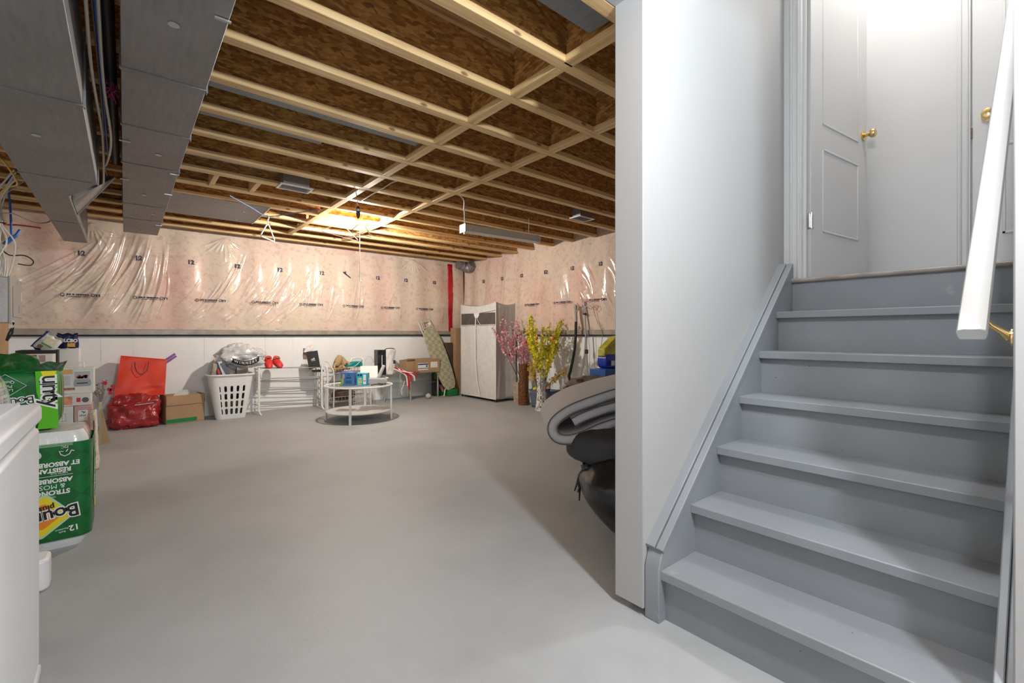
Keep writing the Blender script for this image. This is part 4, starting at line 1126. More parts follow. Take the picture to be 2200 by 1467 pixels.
# things on top of the far left stack
t, hx, hy, h = boxthing('black_box', 'black box behind the crumpled green film at far left', 'box', -.75, -.478, 6.02, 6.32, .5, .955, m_blackm)
t, hx, hy, h = boxthing('printed_carton', 'white carton with upside-down lettering on a black band, left of the stack', 'box', -.86, -.488, 5.75, 5.98, .55, .925, m_fprint)
rect(t, -.18, .085, .30, .372, -hy - .001, m_blackm, 'black_band')
text('OC 7HZ oyo', .045, m_whiteink, t, (-.03, -hy - .0025, .345), (1, 0, 0), (0, 0, 1), squeeze=.9)
rect(t, .10, .14, .31, .368, -hy - .001, M_('mauve_label', (.40, .26, .28), .6), 'mauve_label')
t, hx, hy, h = boxthing('white_storage_box', 'plain white box under the navy bag, standing against the wall', 'box', -.478, -.34, 6.15, 6.4, 0, .965, m_paper)
def pouch(name, label, c, w_, h_, d_, mat, rot, seed=0, cat='bag'):
    t = thing(name, label, cat, c)
    mb = MB()
    def side(s):
        def fn(u, v):
            e = (math.sin(PI * u) * math.sin(PI * min(1, v * 1.15 + .0) if v < .87 else 0)) ** .6 if 0 < u < 1 and 0 < v < 1 and v < .87 else 0
            x = (u - .5) * w_ * (1 + .05 * math.sin(v * 6)); z = (v) * h_ + .006 * math.sin(u * 14 + seed)
            y = s * (d_ / 2 * e) + .006 * mnoise.noise(Vector((u * 7, v * 7, seed)))
            return (x, y, z)
        return fn
    mb.grid(side(-1), 20, 18); mb.grid(side(1), 20, 18)
    M = Euler(rot).to_matrix().to_4x4()
    mb.v = [tuple(M @ Vector(p)) for p in mb.v]
    o = obj('pouch', mb, mat, t, angle=60)
    return t, M
m_navy = M_('navy_foil', (.012, .014, .075), .3, bump=(16, .5, .02))
t, M = pouch('navy_bag', 'navy blue plastic shop bag with white and orange lettering on the white box', (-.42, 6.17, .965), .15, .145, .05, m_navy, (R(4), 0, 0), 1)
text('LCBO', .044, m_whiteink, t, (.022, -.036, .075), (1, 0, -.05), (.05, 0, 1), bold=.002, squeeze=.85, label='white shop lettering')
text('BEE', .044, M_('amber_print', (.85, .42, .03), .4), t, (.026, -.037, .032), (1, 0, 0), (0, 0, 1), bold=.003, squeeze=.8, label='orange lettering')
m_gp = M_('pale_foil', (.66, .66, .60), .3, bump=(20, .5, .01))
t, M = pouch('snack_pouch', 'pale snack pouch with a green band tilted against a blue one', (-.59, 6.08, .955), .14, .165, .045, m_gp, (R(-6), R(38), 0), 3)
M2 = M @ frame((0, -.028, .085), (1, 0, 0), (0, 0, 1))
obj('front_print', MB().prism(rrect(.08, .08, .015), .001, M2), M_('cream_print', (.66, .62, .38), .4, var=(50, .2)), t)
obj('green_band', MB().prism(rrect(.085, .014, .003, 3), .001, M @ frame((0, -.0295, .055), (1, 0, 0), (0, 0, 1))), M_('band_green', (.02, .2, .05), .4), t)
obj('brown_patch', MB().prism(rrect(.035, .03, .01), .001, M @ frame((-.03, -.0295, .022), (1, 0, 0), (0, 0, 1))), M_('choc_brown', (.12, .04, .02), .5), t)
pouch('blue_pouch', 'royal blue pouch behind the pale snack pouch', (-.62, 6.13, .955), .12, .18, .03, M_('royal_foil', (.03, .04, .28), .3), (0, R(36), 0), 6)
cp = MB().tube([(-.045, 0, .0), (-.045, 0, .04), (-.03, 0, .05), (-.015, 0, .045), (-.012, 0, .0)], .006, 8)
single('metal_hook', cp, m_whitep, 'small white hook part standing on the food processor box', 'hook', (-.26, 5.5, .812))
# gathered dark handle piece
# ------------------------------------------------------------------ along the back wall, left to right
m_redpl = M_('dark_red_plastic_bag', (.36, .018, .02), .28, coat=.4, bump=(9, .8, .03))
RB = thing('red_plastic_bag', 'crinkled dark red plastic bag slumped on the floor under the orange-red bag', 'bag', (.095, 7.13, 0))
obj('bag', MB().blob((0, 0, .17), (.235, .20, .22), .22, 2.6, 4, 72, 48, flat=0.0, pw=.62), m_redpl, RB)
obj('folded_hem', MB().tube([(-.19, -.15, .30), (-.05, -.20, .285), (.08, -.19, .295), (.19, -.16, .31)], .012, 8), m_redpl, RB)
obj('white_print', MB().tube([(-.10, -.212, .285), (.02, -.212, .28), (.17, -.19, .29)], .003, 5), m_whiteink, RB)
m_orbag = M_('orange_red_paper', (.72, .045, .012), .42, var=(4, .12))
OB = thing('paper_shopping_bag', 'big orange-red paper shopping bag with a black string handle, leaning on the wall', 'bag', (.14, 7.14, .36))
def orb(u, v):
    # four sided bag, u around, v up; sheared to the left-bottom
    per = [(-.23, -.06), (.23, -.06), (.23, .075), (-.23, .075)]
    k = u * 4; i = int(k) % 4; f = k - int(k); a = per[i]; b = per[(i + 1) % 4]
    x = a[0] + (b[0] - a[0]) * f; y = a[1] + (b[1] - a[1]) * f
    s = 1 - .07 * (v - .4)
    dent = .022 * math.exp(-((x - .13) ** 2 + (v - .15) ** 2) / .012) + .012 * mnoise.noise(Vector((x * 7, v * 3, y * 5)))
    return (x * s + .045 * v, y * (1 - .25 * v) + dent + .11 * v, v * .455 - .03 * v * (x / .23))
ob = MB(); ob.grid(orb, 96, 36, True)
o = obj('paper_body', ob, m_orbag, OB, angle=50); o.modifiers.new('solid', 'SOLIDIFY').thickness = .002
ob = MB(); ob.bb(-.225, .225, -.055, .07, 0, .004); obj('bottom', ob, m_orbag, OB)
hd = MB().tube([(-.045, .028, .41), (-.045, .002, .36), (-.03, -.015, .30), (.0, -.026, .262), (.03, -.03, .262), (.065, -.012, .30), (.08, .0, .36), (.085, .025, .41)], .0035, 7)
obj('string_handle', hd, m_black, OB)
m_pur = M_('purple_foil_print', (.30, .08, .42), .35, var=(40, .6))
for k, (dx, dz, lb) in enumerate(((0, 0, 'lower'), (-.012, .028, 'upper'))):
    sg = single('wrapping_roll', MB().box((0, 0, 0), (.30, .02, .025), (0, R(-38), 0)), m_pur, 'purple patterned stick poking out of the orange-red bag, the %s one' % lb, 'roll', (.385 + dx, 7.24, .735 + dz), 'purple sticks in the shopping bag')

CB = thing('open_cardboard_box', 'open cardboard box with a green tape strip, holding white dishes', 'box', (.56, 7.17, 0), R(11))
W2, D2_, H2 = .205, .13, .345
cbm = MB().bb(-W2, W2, -D2_, -D2_ + .005, 0, H2).bb(-W2, W2, D2_ - .005, D2_, 0, H2).bb(-W2, -W2 + .005, -D2_, D2_, 0, H2 + .01).bb(W2 - .005, W2, -D2_, D2_, 0, H2).bb(-W2, W2, -D2_, D2_, 0, .005)
obj('box_body', cbm, m_card, CB)
fp = MB().box((0, -D2_ - .004, H2 - .06), (.40, .004, .115), (R(-2), 0, 0)); obj('flap', fp, m_card, CB)
fp = MB().box((W2 + .006, 0, H2 - .05), (.004, .24, .1), (0, R(-3), 0)); obj('flap', fp, m_cardd, CB)
obj('green_tape', MB().bb(-.20, .12, -D2_ - .0015, -D2_, .012, .058), M_('green_tape', (.01, .22, .07), .4), CB)
m_dish = M_('white_ceramic', (.78, .77, .74), .25)
def disc(label, c, r, rot):
    t = single('serving_dish', MB().lathe([(0, 0), (r * .7, .003), (r, .02), (r, .027), (r * .7, .012), (0, .010)], n=40, M=Euler(rot).to_matrix().to_4x4()), m_dish, label, 'dish', c)
    return t
disc('larger white round dish standing on edge in the cardboard box', (.60, 7.22, .235), .155, (R(78), R(-12), 0))
disc('smaller white round dish standing in front in the cardboard box', (.66, 7.16, .25), .115, (R(70), R(5), 0))

# laundry basket with punched slots
LK = thing('laundry_basket', 'tall white plastic laundry basket with rows of slots, heaped full', 'basket', (1.07, 7.08, 0), R(-2))
bw0, bd0, bw1, bd1, BH = .33, .25, .50, .36, .575
L = 220; NV = 110; prof_n = rrect(1, 1, .22, 54)
PN_ = len(prof_n); vs = []; fs = []
for j in range(NV):
    v = j / (NV - 1); w_ = bw0 + (bw1 - bw0) * v ** .9; d_ = bd0 + (bd1 - bd0) * v ** .9
    for p in prof_n: vs.append((p[0] * w_, p[1] * d_, v * BH))
slots = []
for cx_ in (-2, -1, 0, 1, 2):
    for cz in range(4): slots.append((cx_, .10 + cz * .098))
def in_slot(x, y, z, sx=1):
    v = z / BH; k = (bw0 + (bw1 - bw0) * v) * .155
    for (c, z0) in slots:
        xx = abs(x - c * k); zz = max(0, abs(z - z0) - .024)
        if math.hypot(xx, zz) < .0145: return True
    return False
# base flat run along each side needs its own fine columns
cols = []
def addrun(a, b, n):
    for i in range(n): cols.append((a[0] + (b[0] - a[0]) * i / n, a[1] + (b[1] - a[1]) * i / n))
r_ = .2
def arc(cx_, cy_, a0, n=10):
    for i in range(n):
        a = R(a0 + 90 * i / n); cols.append((cx_ + r_ * math.cos(a), cy_ + r_ * math.sin(a)))
arc(.3, -.3, -90); addrun((.5, -.3), (.5, .3), 40); arc(.3, .3, 0); addrun((.3, .5), (-.3, .5), 10); arc(-.3, .3, 90); addrun((-.5, .3), (-.5, -.3), 10); arc(-.3, -.3, 180); addrun((-.3, -.5), (.3, -.5), 150)
PN_ = len(cols); vs = []; fs = []
for j in range(NV):
    v = j / (NV - 1); w_ = bw0 + (bw1 - bw0) * v ** .9; d_ = bd0 + (bd1 - bd0) * v ** .9
    for p in cols: vs.append((p[0] * w_, p[1] * d_, v * BH))
for j in range(NV - 1):
    for i in range(PN_):
        i2 = (i + 1) % PN_; q = (j * PN_ + i, j * PN_ + i2, (j + 1) * PN_ + i2, (j + 1) * PN_ + i)
        c = [sum(vs[k][a] for k in q) / 4 for a in range(3)]
        if c[1] < 0 and abs(cols[i][1] + .5) < 1e-6 and in_slot(*c): continue
        fs.append(q)
bk = MB(); bk.add(vs, fs)
o = obj('basket_shell', bk, m_whitep, LK, angle=60); o.modifiers.new('solid', 'SOLIDIFY').thickness = .004
rim = MB().tube([(p[0] * bw1 * 1.04, p[1] * bd1 * 1.04, BH) for p in cols[::4]], .011, 8, closed=True)
obj('rim', rim, m_whitep, LK); obj('bottom', MB().prism([(p[0] * bw0, p[1] * bd0) for p in cols[::4]], .006), m_whitep, LK)
# things inside the basket
ri = random.Random(14)
inner = [((.05, .12, .18), 'dark_cloth', 'folded dark garment in the lower part of the white basket', (.022, .024, .03)), ((.0, .33, .0), '', '', ()), ]
m_dcl = M_('charcoal_garment', (.03, .034, .04), .8, var=(12, .5)); m_gcl = M_('green_grey_garment', (.06, .10, .09), .8, var=(14, .5)); m_ocl = M_('olive_print_garment', (.16, .15, .09), .8, var=(30, .7))
for (dx, z, mt, nm, lb) in ((-.02, .09, m_gcl, 'folded_garment', 'teal garment seen through the bottom slots of the laundry basket'), (0, .21, m_ocl, 'folded_garment', 'patterned olive garment seen through the middle slots of the laundry basket'),
                   (.0, .33, m_dcl, 'folded_garment', 'dark garment seen through the upper slots of the laundry basket'), (.0, .45, m_dcl, 'folded_garment', 'dark garment just below the rim of the laundry basket')):
    k = .30 + .17 * z / .575
    single(nm, MB().blob((0, 0, 0), (k * .45, .115 + .05 * z, .062), .1, 3, z * 10, 36, 20, pw=.6), mt, lb, 'garment', (1.07 + dx, 7.08, z))
m_mag = M_('magazine_cover', (.72, .74, .74), .4)
for (x, z, ry, mt, lb) in ((.90, .63, 12, M_('blue_white_print', (.10, .22, .36), .4, var=(30, .9)), 'blue and white booklet standing at the left of the basket'),
                           (.965, .65, -18, m_mag, 'white booklet with a blue end tilted in the basket'),
                           (1.00, .64, -26, M_('slate_print', (.12, .14, .18), .5), 'slate grey booklet tilted behind the white one in the basket'),
                           (.925, .60, -14, m_red, 'thin red booklet in front at the left of the basket'),
                           (.875, .62, 6, M_('beige_print', (.45, .36, .29), .6, var=(20, .4)), 'beige crumpled paper at the left end of the basket')):
    single('booklet', MB().box((0, 0, 0), (.045 if mt is not m_red else .02, .12, .22 if mt is not m_red else .12), (R(4), R(ry), 0)), mt, lb, 'booklet', (x, 7.0 + .02 * ry / 26, z), bevel=.002)
gbx = thing('grey_carton', 'grey carton with faint orange lettering under the shop bag in the basket', 'box', (1.20, 7.01, .53))
obj('carton', MB().bb(-.07, .06, -.04, .10, 0, .14), M_('grey_board', (.33, .31, .29), .7), gbx, bevel=.002)
faint_print(gbx, -.04, .04, .085, .03, -.0405, M_('faded_orange_print', (.40, .20, .12), .6), 6)
m_gbag = M_('grey_plastic_bag', (.66, .67, .68), .22, coat=.6, bump=(7, .6, .03))
WB = thing('shop_bag', 'puffed grey plastic shop bag with a black lettered band on top of the basket', 'bag', (1.185, 7.08, .80))
m_gbag.node_tree.nodes['Principled BSDF'].inputs['Alpha'].default_value = .93
obj('bag', MB().blob((0, 0, 0), (.275, .18, .15), .28, 2.2, 9, 72, 48), m_gbag, WB)
obj('bag_top', MB().blob((-.05, 0, .11), (.12, .10, .075), .3, 3, 3, 40, 24), m_gbag, WB)
def bandpt(t, z):   # t in -1..1 along a sagging arc on the front of the bag
    x = .03 + t * .165; zz = -.075 + .055 * t * t + z
    y = -.228 + .075 * (t * t) * .7
    return (x, y, zz)
bd = MB(); bd.grid(lambda u, v: bandpt(u * 2 - 1, (v - .5) * .062), 30, 4)
o = obj('black_band', bd, m_blackm, WB); o.modifiers.new('solid', 'SOLIDIFY').thickness = .002
def bend_w(x, y, z):
    t = x / .165; p = bandpt(t, y); return (p[0], p[1] - .004 - z, p[2])
text('W I N N E R S', .05, m_whiteink, WB, (0, 0, 0), (1, 0, 0), (0, 0, 1), bend=bend_w, squeeze=.86)

# shoe rack
m_rail = M_('rack_grey_paint', (.33, .33, .325), .5)
SR = thing('shoe_rack', 'long low metal shoe rack with thin rails along the white wall', 'shoe rack', (1.83, 7.19, 0), R(-2.5))
rl = MB()
for (z, ys_) in ((.615, (-.15, -.08, .0)), (.47, (-.13, -.06)), (.43, (.02,)), (.31, (-.14, -.04)), (.26, (.05,)), (.14, (-.15, -.05)), (.085, (-.1,))):
    for yy in ys_:
        obj('rail', MB().cyl((-.42, yy, z + .02), (.40, yy, z), .005, 8), m_rail, SR)
def endframe(x, name, lattice):
    m = MB().bb(x - .012, x + .012, -.185, -.165, .05, .655).bb(x - .012, x + .012, .12, .14, .05, .64)
    m.tube([(x, -.175, .06), (x + .01, -.20, .02), (x + .025, -.225, .0)], .012, 8); m.tube([(x, .13, .06), (x, .15, .0)], .012, 8)
    for z in (.62, .44, .28, .12): m.bb(x - .006, x + .006, -.17, .13, z - .008, z + .008)
    obj('end_frame', m, m_whitem, SR, bevel=.002)
endframe(-.42, 'end_frame', False); endframe(.40, 'end_frame', True)
lt = MB()
for k in range(7):
    z = .08 + k * .085
    lt.tube([(.405, -.02 + .06 * math.cos(a), z + .04 * math.sin(a)) for a in [2 * PI * i / 12 for i in range(12)]], .004, 5, closed=True)
obj('scroll_lattice', lt, m_rail, SR)
# red shoes: one built, one copied
def shoe_mesh():
    mb = MB()
    def fn(u, v):     # u around, v length (heel 0 .. toe 1)
        a = 2 * PI * u; w_ = .038 * (1 - .25 * abs(2 * v - .9) ** 2.2) * min(1, (v + .02) * 9) ** .5 * min(1, (1.02 - v) * 6) ** .5
        h = (.085 * (1 - v) + .048 * v) * min(1, (1.03 - v) * 5) ** .6 * min(1, (v + .03) * 12) ** .4
        z = max(0, .4 * h + h * .62 * math.sin(a)); return (w_ * math.cos(a), -v * .24 + .12, z)
    mb.grid(fn, 28, 26, True); return mb
RS = thing('sneaker', 'left one of the pair of bright red sneakers on the shoe rack', 'shoe', (1.535, 7.10, .645), R(-6), 'red sneakers on the rack')
m_redsh = M_('coral_red_knit', (.75, .035, .035), .6, var=(60, .2))
obj('upper', shoe_mesh(), m_redsh, RS)
obj('collar', MB().tube([(.026 * math.cos(a), .06 + .04 * math.sin(a), .083 + .012 * math.sin(a)) for a in [2 * PI * k / 18 for k in range(18)]], .007, 8, closed=True), m_redsh, RS)
obj('insole', MB().lathe([(0, 0), (.024, .001), (.024, .004), (0, .004)], (0, .05, .078), 16), M_('dark_insole', (.03, .05, .02), .8), RS)
obj('sole', MB().prism([(.034 * math.cos(a) * (1 - .12 * math.sin(a)), .122 * math.sin(a)) for a in [2 * PI * k / 26 for k in range(26)]], .014), M_('red_sole', (.6, .04, .04), .5), RS)
sh2 = copy_tree(RS); sh2.location = (1.655, 7.12, .645); sh2.rotation_euler = (0, 0, R(8)); sh2['label'] = 'right one of the pair of bright red sneakers on the shoe rack'
RS.rotation_euler = (R(20), 0, R(-6)); RS.location.z = .67; sh2.rotation_euler = (R(17), 0, R(8)); sh2.location.z = .668; RS.scale = sh2.scale = (1.4, .95, 1.05)

# black shoe box on the rack and outlet behind
AB = thing('shoe_box', 'black shoe box with a white three-stripe logo leaning at the end of the rack', 'box', (2.14, 7.12, .60))
obj('carton', MB().box((0, 0, .125), (.155, .10, .25), (R(-6), R(-9), R(-18))), m_blackm, AB, bevel=.002)
Ml = Matrix.Translation((0, 0, .125)) @ Euler((R(-6), R(-9), R(-18))).to_matrix().to_4x4() @ frame((0, -.0515, .0), (1, 0, 0), (0, 0, 1))
lg = MB()
for k, (x, hh) in enumerate(((-.018, .012), (0, .02), (.018, .03))):
    lg.prism([(x - .008, -.0), (x + .006, -.0), (x - .002 , hh), (x - .012, hh * .8)], .001, Ml)
obj('stripe_logo', lg, m_whiteink, AB)
o = text('adidas', .022, m_whiteink, AB, (0, 0, 0), (1, 0, 0), (0, 0, 1), bend=lambda x, y, z: tuple(Ml @ Vector((x, y - .012, z + .001))))
single('flat_black_box', MB().bb(-.07, .07, -.05, .05, 0, .03), m_blackm, 'flat black box lying under the leaning black shoe box', 'box', (2.20, 7.11, .545), bevel=.002)
OT = thing('outlet_box', 'brown recessed outlet box in the wall behind the black shoe box', 'outlet', (2.15, YB - .012, .73))
obj('back_box', MB().bb(-.07, .07, 0, .012, 0, .16), M_('outlet_brown', (.30, .22, .17), .7), OT)
obj('socket', MB().bb(-.03, .05, -.03, 0, .06, .16), m_paper, OT)
crumple('tissue', [(-.08, -.06, .10), (.06, -.06, .12), (.07, -.03, .22), (-.03, -.03, .2)], m_paper, OT, .02, 3)

# wire basket cart beside the rack
m_wire = M_('grey_wire', (.50, .50, .48), .35, .5)
WC = thing('wire_cart', 'three-tier wire basket cart with a curved white tube handle, behind the glass table', 'cart', (2.66, 7.12, 0))
for k, z in enumerate((.09, .30, .52)):
    m = MB(); w2, d2_, hh = .30, .14, .07
    for zz in (z, z + hh): m.tube([(-w2, -d2_, zz), (w2, -d2_, zz), (w2, d2_, zz), (-w2, d2_, zz)], .004, 6, closed=True)
    for i in range(13):
        x = -w2 + 2 * w2 * i / 12
        m.tube([(x, -d2_, z + hh), (x, -d2_, z), (x, d2_, z), (x, d2_, z + hh)], .002, 5)
    for i in range(5):
        y = -d2_ + 2 * d2_ * i / 4; m.tube([(-w2, y, z + hh), (-w2, y, z), (w2, y, z), (w2, y, z + hh)], .002, 5)
    obj('wire_basket', m, m_wire, WC)
tb_ = MB().tube([(-.37, -.17, 0), (-.37, -.17, .55), (-.38, -.17, .61), (-.40, -.16, .635)], .014, 10)
obj('tube_post', tb_, m_whitem, WC)
tb_ = MB().tube([(-.35, .0, .70), (-.33, -.10, .68), (-.28, -.16, .56), (-.27, -.16, .40), (-.28, -.16, .0)], .009, 8)
obj('curved_handle', tb_, m_whitem, WC)
obj('tube_post', MB().tube([(.30, -.15, 0), (.30, -.15, .58)], .012, 8), m_whitem, WC)
obj('tube_post', MB().tube([(.30, .15, 0), (.30, .15, .58)], .012, 8), m_whitem, WC)
m_grid2 = MB()
for i in range(9): m_grid2.tube([(.02 + i * .035, -.155, .02), (.02 + i * .035, -.155, .28)], .002, 5)
for i in range(8): m_grid2.tube([(.02, -.157, .02 + i * .037), (.30, -.157, .02 + i * .037)], .002, 5)
obj('mesh_panel', m_grid2, m_whitem, WC)
# loads on the cart
m_brn = M_('brown_leather', (.09, .05, .035), .55, var=(9, .5))
single('brown_handbag', MB().blob((0, 0, 0), (.17, .10, .075), .15, 2, 1, 36, 24, pw=.7), m_brn, 'dark brown leather item on the bottom tier of the wire cart', 'bag', (2.58, 7.10, .178))
single('dark_clutch', MB().blob((0, 0, 0), (.20, .09, .035), .2, 3, 5, 36, 18), m_blackm, 'flat black item on the middle tier of the wire cart', 'bag', (2.58, 7.10, .345))
m_beige = M_('beige_suede', (.50, .35, .18), .85, var=(30, .15)); m_tan2 = M_('brown_sole', (.28, .14, .07), .8)
def slipper(label, c, rot):
    t = thing('slipper', label, 'slipper', c, 0, 'beige slippers on the wire cart'); t.rotation_euler = rot
    obj('upper', MB().blob((0, .045, .03), (.055, .09, .045), .06, 2, 2, 30, 20, flat=0), m_beige, t)
    obj('cuff', MB().tube([(.045 * math.cos(a), -.05 + .06 * math.sin(a), .035) for a in [2 * PI * k / 20 for k in range(20)]], .02, 10, closed=True), m_beige, t)
    obj('sole', MB().prism([(.052 * math.cos(a), .135 * math.sin(a)) for a in [2 * PI * k / 26 for k in range(26)]], .014), m_tan2, t)
slipper('left beige slipper tipped up on the top tier of the cart', (2.47, 7.10, .66), (R(95), R(20), R(20)))
slipper('right beige slipper leaning on the other one on the cart', (2.60, 7.14, .66), (R(75), R(-40), R(-15)))
single('brown_moccasins', MB().blob((0, 0, 0), (.10, .07, .04), .2, 2, 7, 30, 18), m_tan2, 'brown lump of footwear beneath the beige slippers', 'shoe', (2.50, 7.1, .57))
IR = thing('steam_iron', 'white and teal steam iron lying on the top tier of the cart', 'iron', (2.74, 7.08, .595), R(180))
Mi = frame((0, 0, 0), (1, 0, 0), (0, 0, 1))
obj('body', MB().prism([(.13, .01), (.11, .045), (.03, .085), (-.09, .085), (-.12, .06), (-.12, .01)], .09, frame((0, .045, 0), (1, 0, 0), (0, 0, 1))), M_('teal_plastic', (.0, .28, .28), .35), IR, bevel=.015)
obj('soleplate', MB().prism([(.15, .0), (.145, .012), (-.125, .012), (-.125, .0)], .10, frame((0, .05, 0), (1, 0, 0), (0, 0, 1))), m_chrome, IR, bevel=.003)
obj('handle', MB().tube([(-.10, 0, .07), (-.11, 0, .13), (-.05, 0, .145), (.04, 0, .13), (.06, 0, .08)], .014, 10), m_whitep, IR)
obj('heel', MB().bb(-.155, -.115, -.04, .04, .0, .135), m_whitep, IR, bevel=.01)
cable('cable', [(2.90, 7.10, .66), (2.98, 7.12, .75), (3.04, 7.12, .72), (3.08, 7.12, .62), (3.0, 7.12, .60)], .006, m_cabwh, 'looped white appliance cord beside the iron')
cable('cable', [(2.86, 7.06, .72), (2.78, 7.0, .66), (2.70, 6.98, .61), (2.60, 6.98, .60)], .005, m_cabwh, 'white cord draped across the front of the iron')
for k, (x, z, mt, lb) in enumerate(((3.02, .04, m_wire, 'wire rack end standing between the cart and the glass stand'),)):
    g = MB()
    for i in range(6): g.tube([(x - 3.02 - .05 + i * .02, 0, 0), (x - 3.02 - .07 + i * .02, 0, .38)], .003, 5)
    g.tube([(-.06, 0, 0), (.06, 0, 0)], .006, 6); g.tube([(-.08, 0, .38), (.04, 0, .38)], .006, 6)
    single('wire_rack', g, mt, lb, 'rack', (x, 7.05, 0.004))

# ------------------------------------------------------------------ round glass table and its load
TC = (2.33, 5.86)
m_gl = mat_glass('clear_glass', (.75, .82, .80), .28)
RT = thing('round_side_table', 'small round white metal table with a glass top and white lower shelf', 'table', (TC[0], TC[1], 0))
TR = .415
obj('top_ring', MB().tube([(TR * math.cos(a), TR * math.sin(a), .445) for a in [2 * PI * k / 64 for k in range(64)]], .011, 8, closed=True), m_whitem, RT)
obj('glass_top', MB().lathe([(0, .447), (TR - .012, .447), (TR - .012, .453), (0, .453)], n=64), m_gl, RT)
for a in (-126, -33, 57, 147):
    x, y = (TR - .005) * math.cos(R(a)), (TR - .005) * math.sin(R(a))
    obj('leg', MB().box((x, y, .222), (.028, .022, .444), (0, 0, R(a + 90))), m_whitem, RT, bevel=.002)
obj('lower_shelf', MB().lathe([(0, .110), (TR - .04, .110), (TR - .015, .118), (TR - .015, .124), (TR - .04, .121), (0, .120)], n=64), m_whitem, RT)
m_bbox = M_('blue_carton', (.05, .17, .42), .4)
yb = thing('cookie_box', 'blue carton with cookies pictured on the round glass table', 'box', (2.16, 5.80, .453), math.atan2(5.727 - 5.832, 2.168 - 2.043))
obj('carton', MB().bb(-.09, .085, 0, .12, 0, .165), m_bbox, yb, bevel=.002)
obj('top_print', MB().bb(-.09, .085, 0, .12, .165, .1665), M_('violet_print', (.16, .10, .55), .4), yb)
obj('top_patch', MB().bb(.0, .05, .01, .11, .1665, .1675), M_('sky_print', (.35, .55, .85), .4), yb)
M_('deep_blue_print', (.005, .01, .10), .4); faint_print(yb, -.02, .05, .10, .024, 0, bpy.data.materials['deep_blue_print'], 4); faint_print(yb, -.005, .025, .135, .014, 0, bpy.data.materials['deep_blue_print'], 5)
obj('cookie_picture', MB().prism(rrect(.025, .055, .012, 5, -.052, .12), .0012, frame((0, 0, 0), (1, 0, 0), (0, 0, 1))).prism(rrect(.02, .07, .01, 5, -.062, .06), .0012, frame((0, -.0005, 0), (1, 0, 0), (0, 0, 1))), M_('biscuit_print', (.50, .32, .13), .5), yb)
obj('green_patch', MB().prism([(-.088, .0), (-.07, .0), (-.075, .08), (-.088, .1)], .0012, frame((0, 0, 0), (1, 0, 0), (0, 0, 1))), m_lime, yb)
for k in range(3): obj('text_line', MB().bb(-.03, .05, -.0015, 0, .03 + k * .014, .034 + k * .014), bpy.data.materials['deep_blue_print'], yb)
c2 = thing('juice_box_carton', 'turquoise carton beside the blue one on the round glass table', 'box', (2.262, 5.712, .453), math.atan2(5.727 - 5.832, 2.168 - 2.043))
obj('carton', MB().bb(-.022, .105, 0, .12, 0, .155), M_('turquoise_carton', (.02, .42, .62), .4), c2, bevel=.002)
obj('front_print', MB().prism(rrect(.05, .09, .01, 4, .02, .055), .0012, frame((0, 0, 0), (1, 0, 0), (0, 0, 1))), M_('mixed_print', (.55, .70, .35), .5, var=(60, .8)), c2)
obj('white_panel', MB().bb(.062, .098, -.0015, 0, .02, .14), m_whiteink, c2)
obj('red_text', MB().bb(.066, .094, -.002, -.0015, .055, .065), m_red, c2)
obj('dark_roundel', MB().lathe([(.012, 0), (.012, .001), (0, .001)], n=14, M=frame((.0, -.0005, .135), (1, 0, 0), (0, 0, 1))).lathe([(.014, 0), (.014, .001), (0, .001)], n=14, M=frame((.035, -.0005, .135), (1, 0, 0), (0, 0, 1))), bpy.data.materials['deep_blue_print'], c2)
# grey toy-like appliance and foam tube on the right of the table
m_lg = M_('light_grey_plastic', (.42, .43, .44), .45)
AP = thing('grey_appliance', 'light grey plastic appliance with a paper tray on the glass table', 'appliance', (2.47, 5.78, .453), R(-20))
obj('base', MB().prism([(-.14, .02), (.15, .0), (.19, .05), (.16, .075), (-.14, .09)], .20, frame((0, .10, 0), (1, 0, 0), (0, 0, 1))), m_lg, AP, bevel=.008)
obj('tray', MB().box((-.03, .10, .15), (.22, .006, .17), (R(-20), 0, 0)), m_paper, AP)
obj('rear_lid', MB().box((.12, .04, .155), (.045, .05, .19), (R(-10), R(24), 0)), m_lg, AP, bevel=.016)
obj('rim', MB().tube([(.05, -.08, .07), (.17, -.07, .068), (.21, 0, .075), (.16, .09, .08)], .006, 8), m_whitem, AP)
cable('cable', [(2.38, 5.60, .459), (2.46, 5.62, .463), (2.53, 5.58, .461), (2.50, 5.66, .466), (2.58, 5.62, .461), (2.62, 5.72, .461), (2.52, 5.72, .463)], .006, m_black, 'tangled black cord lying on the round glass table')

# ------------------------------------------------------------------ glass stand with bag, garland, box
GS = thing('glass_stand', 'low chrome-legged stand with tinted glass shelves against the wall', 'stand', (3.75, 7.12, 0))
m_tint = mat_glass('tinted_glass', (.22, .32, .26), .3)
tp_ = [(-.62, .25), (.60, .25), (.60, -.02), (.35, -.16), (-.2, -.19), (-.62, -.02)]
obj('glass_shelf', MB().prism(tp_, .008, Matrix.Translation((0, 0, .437))), m_tint, GS)
obj('glass_shelf', MB().prism([(x * .9, y * .9) for x, y in tp_], .008, Matrix.Translation((0, 0, .27))), m_tint, GS)
for (x, y) in ((-.50, .0), (-.10, -.15), (.02, .18), (.50, -.02)):
    obj('leg', MB().cyl((x, y, 0), (x, y, .437), .017, 14), m_chrome, GS)
ST_B = thing('tote_bag', 'black and white paper carrier bag with a letter B on the glass stand', 'bag', (3.28, 7.16, .445), R(0))
m_sat = M_('gloss_black_bag', (.012, .011, .013), .25, bump=(14, .6, .02))
obj('black_side', MB().prism([(-.145, -.06), (-.02, -.09), (-.02, .09), (-.145, .09)], .405), m_sat, ST_B, bevel=.006)
wp = MB()
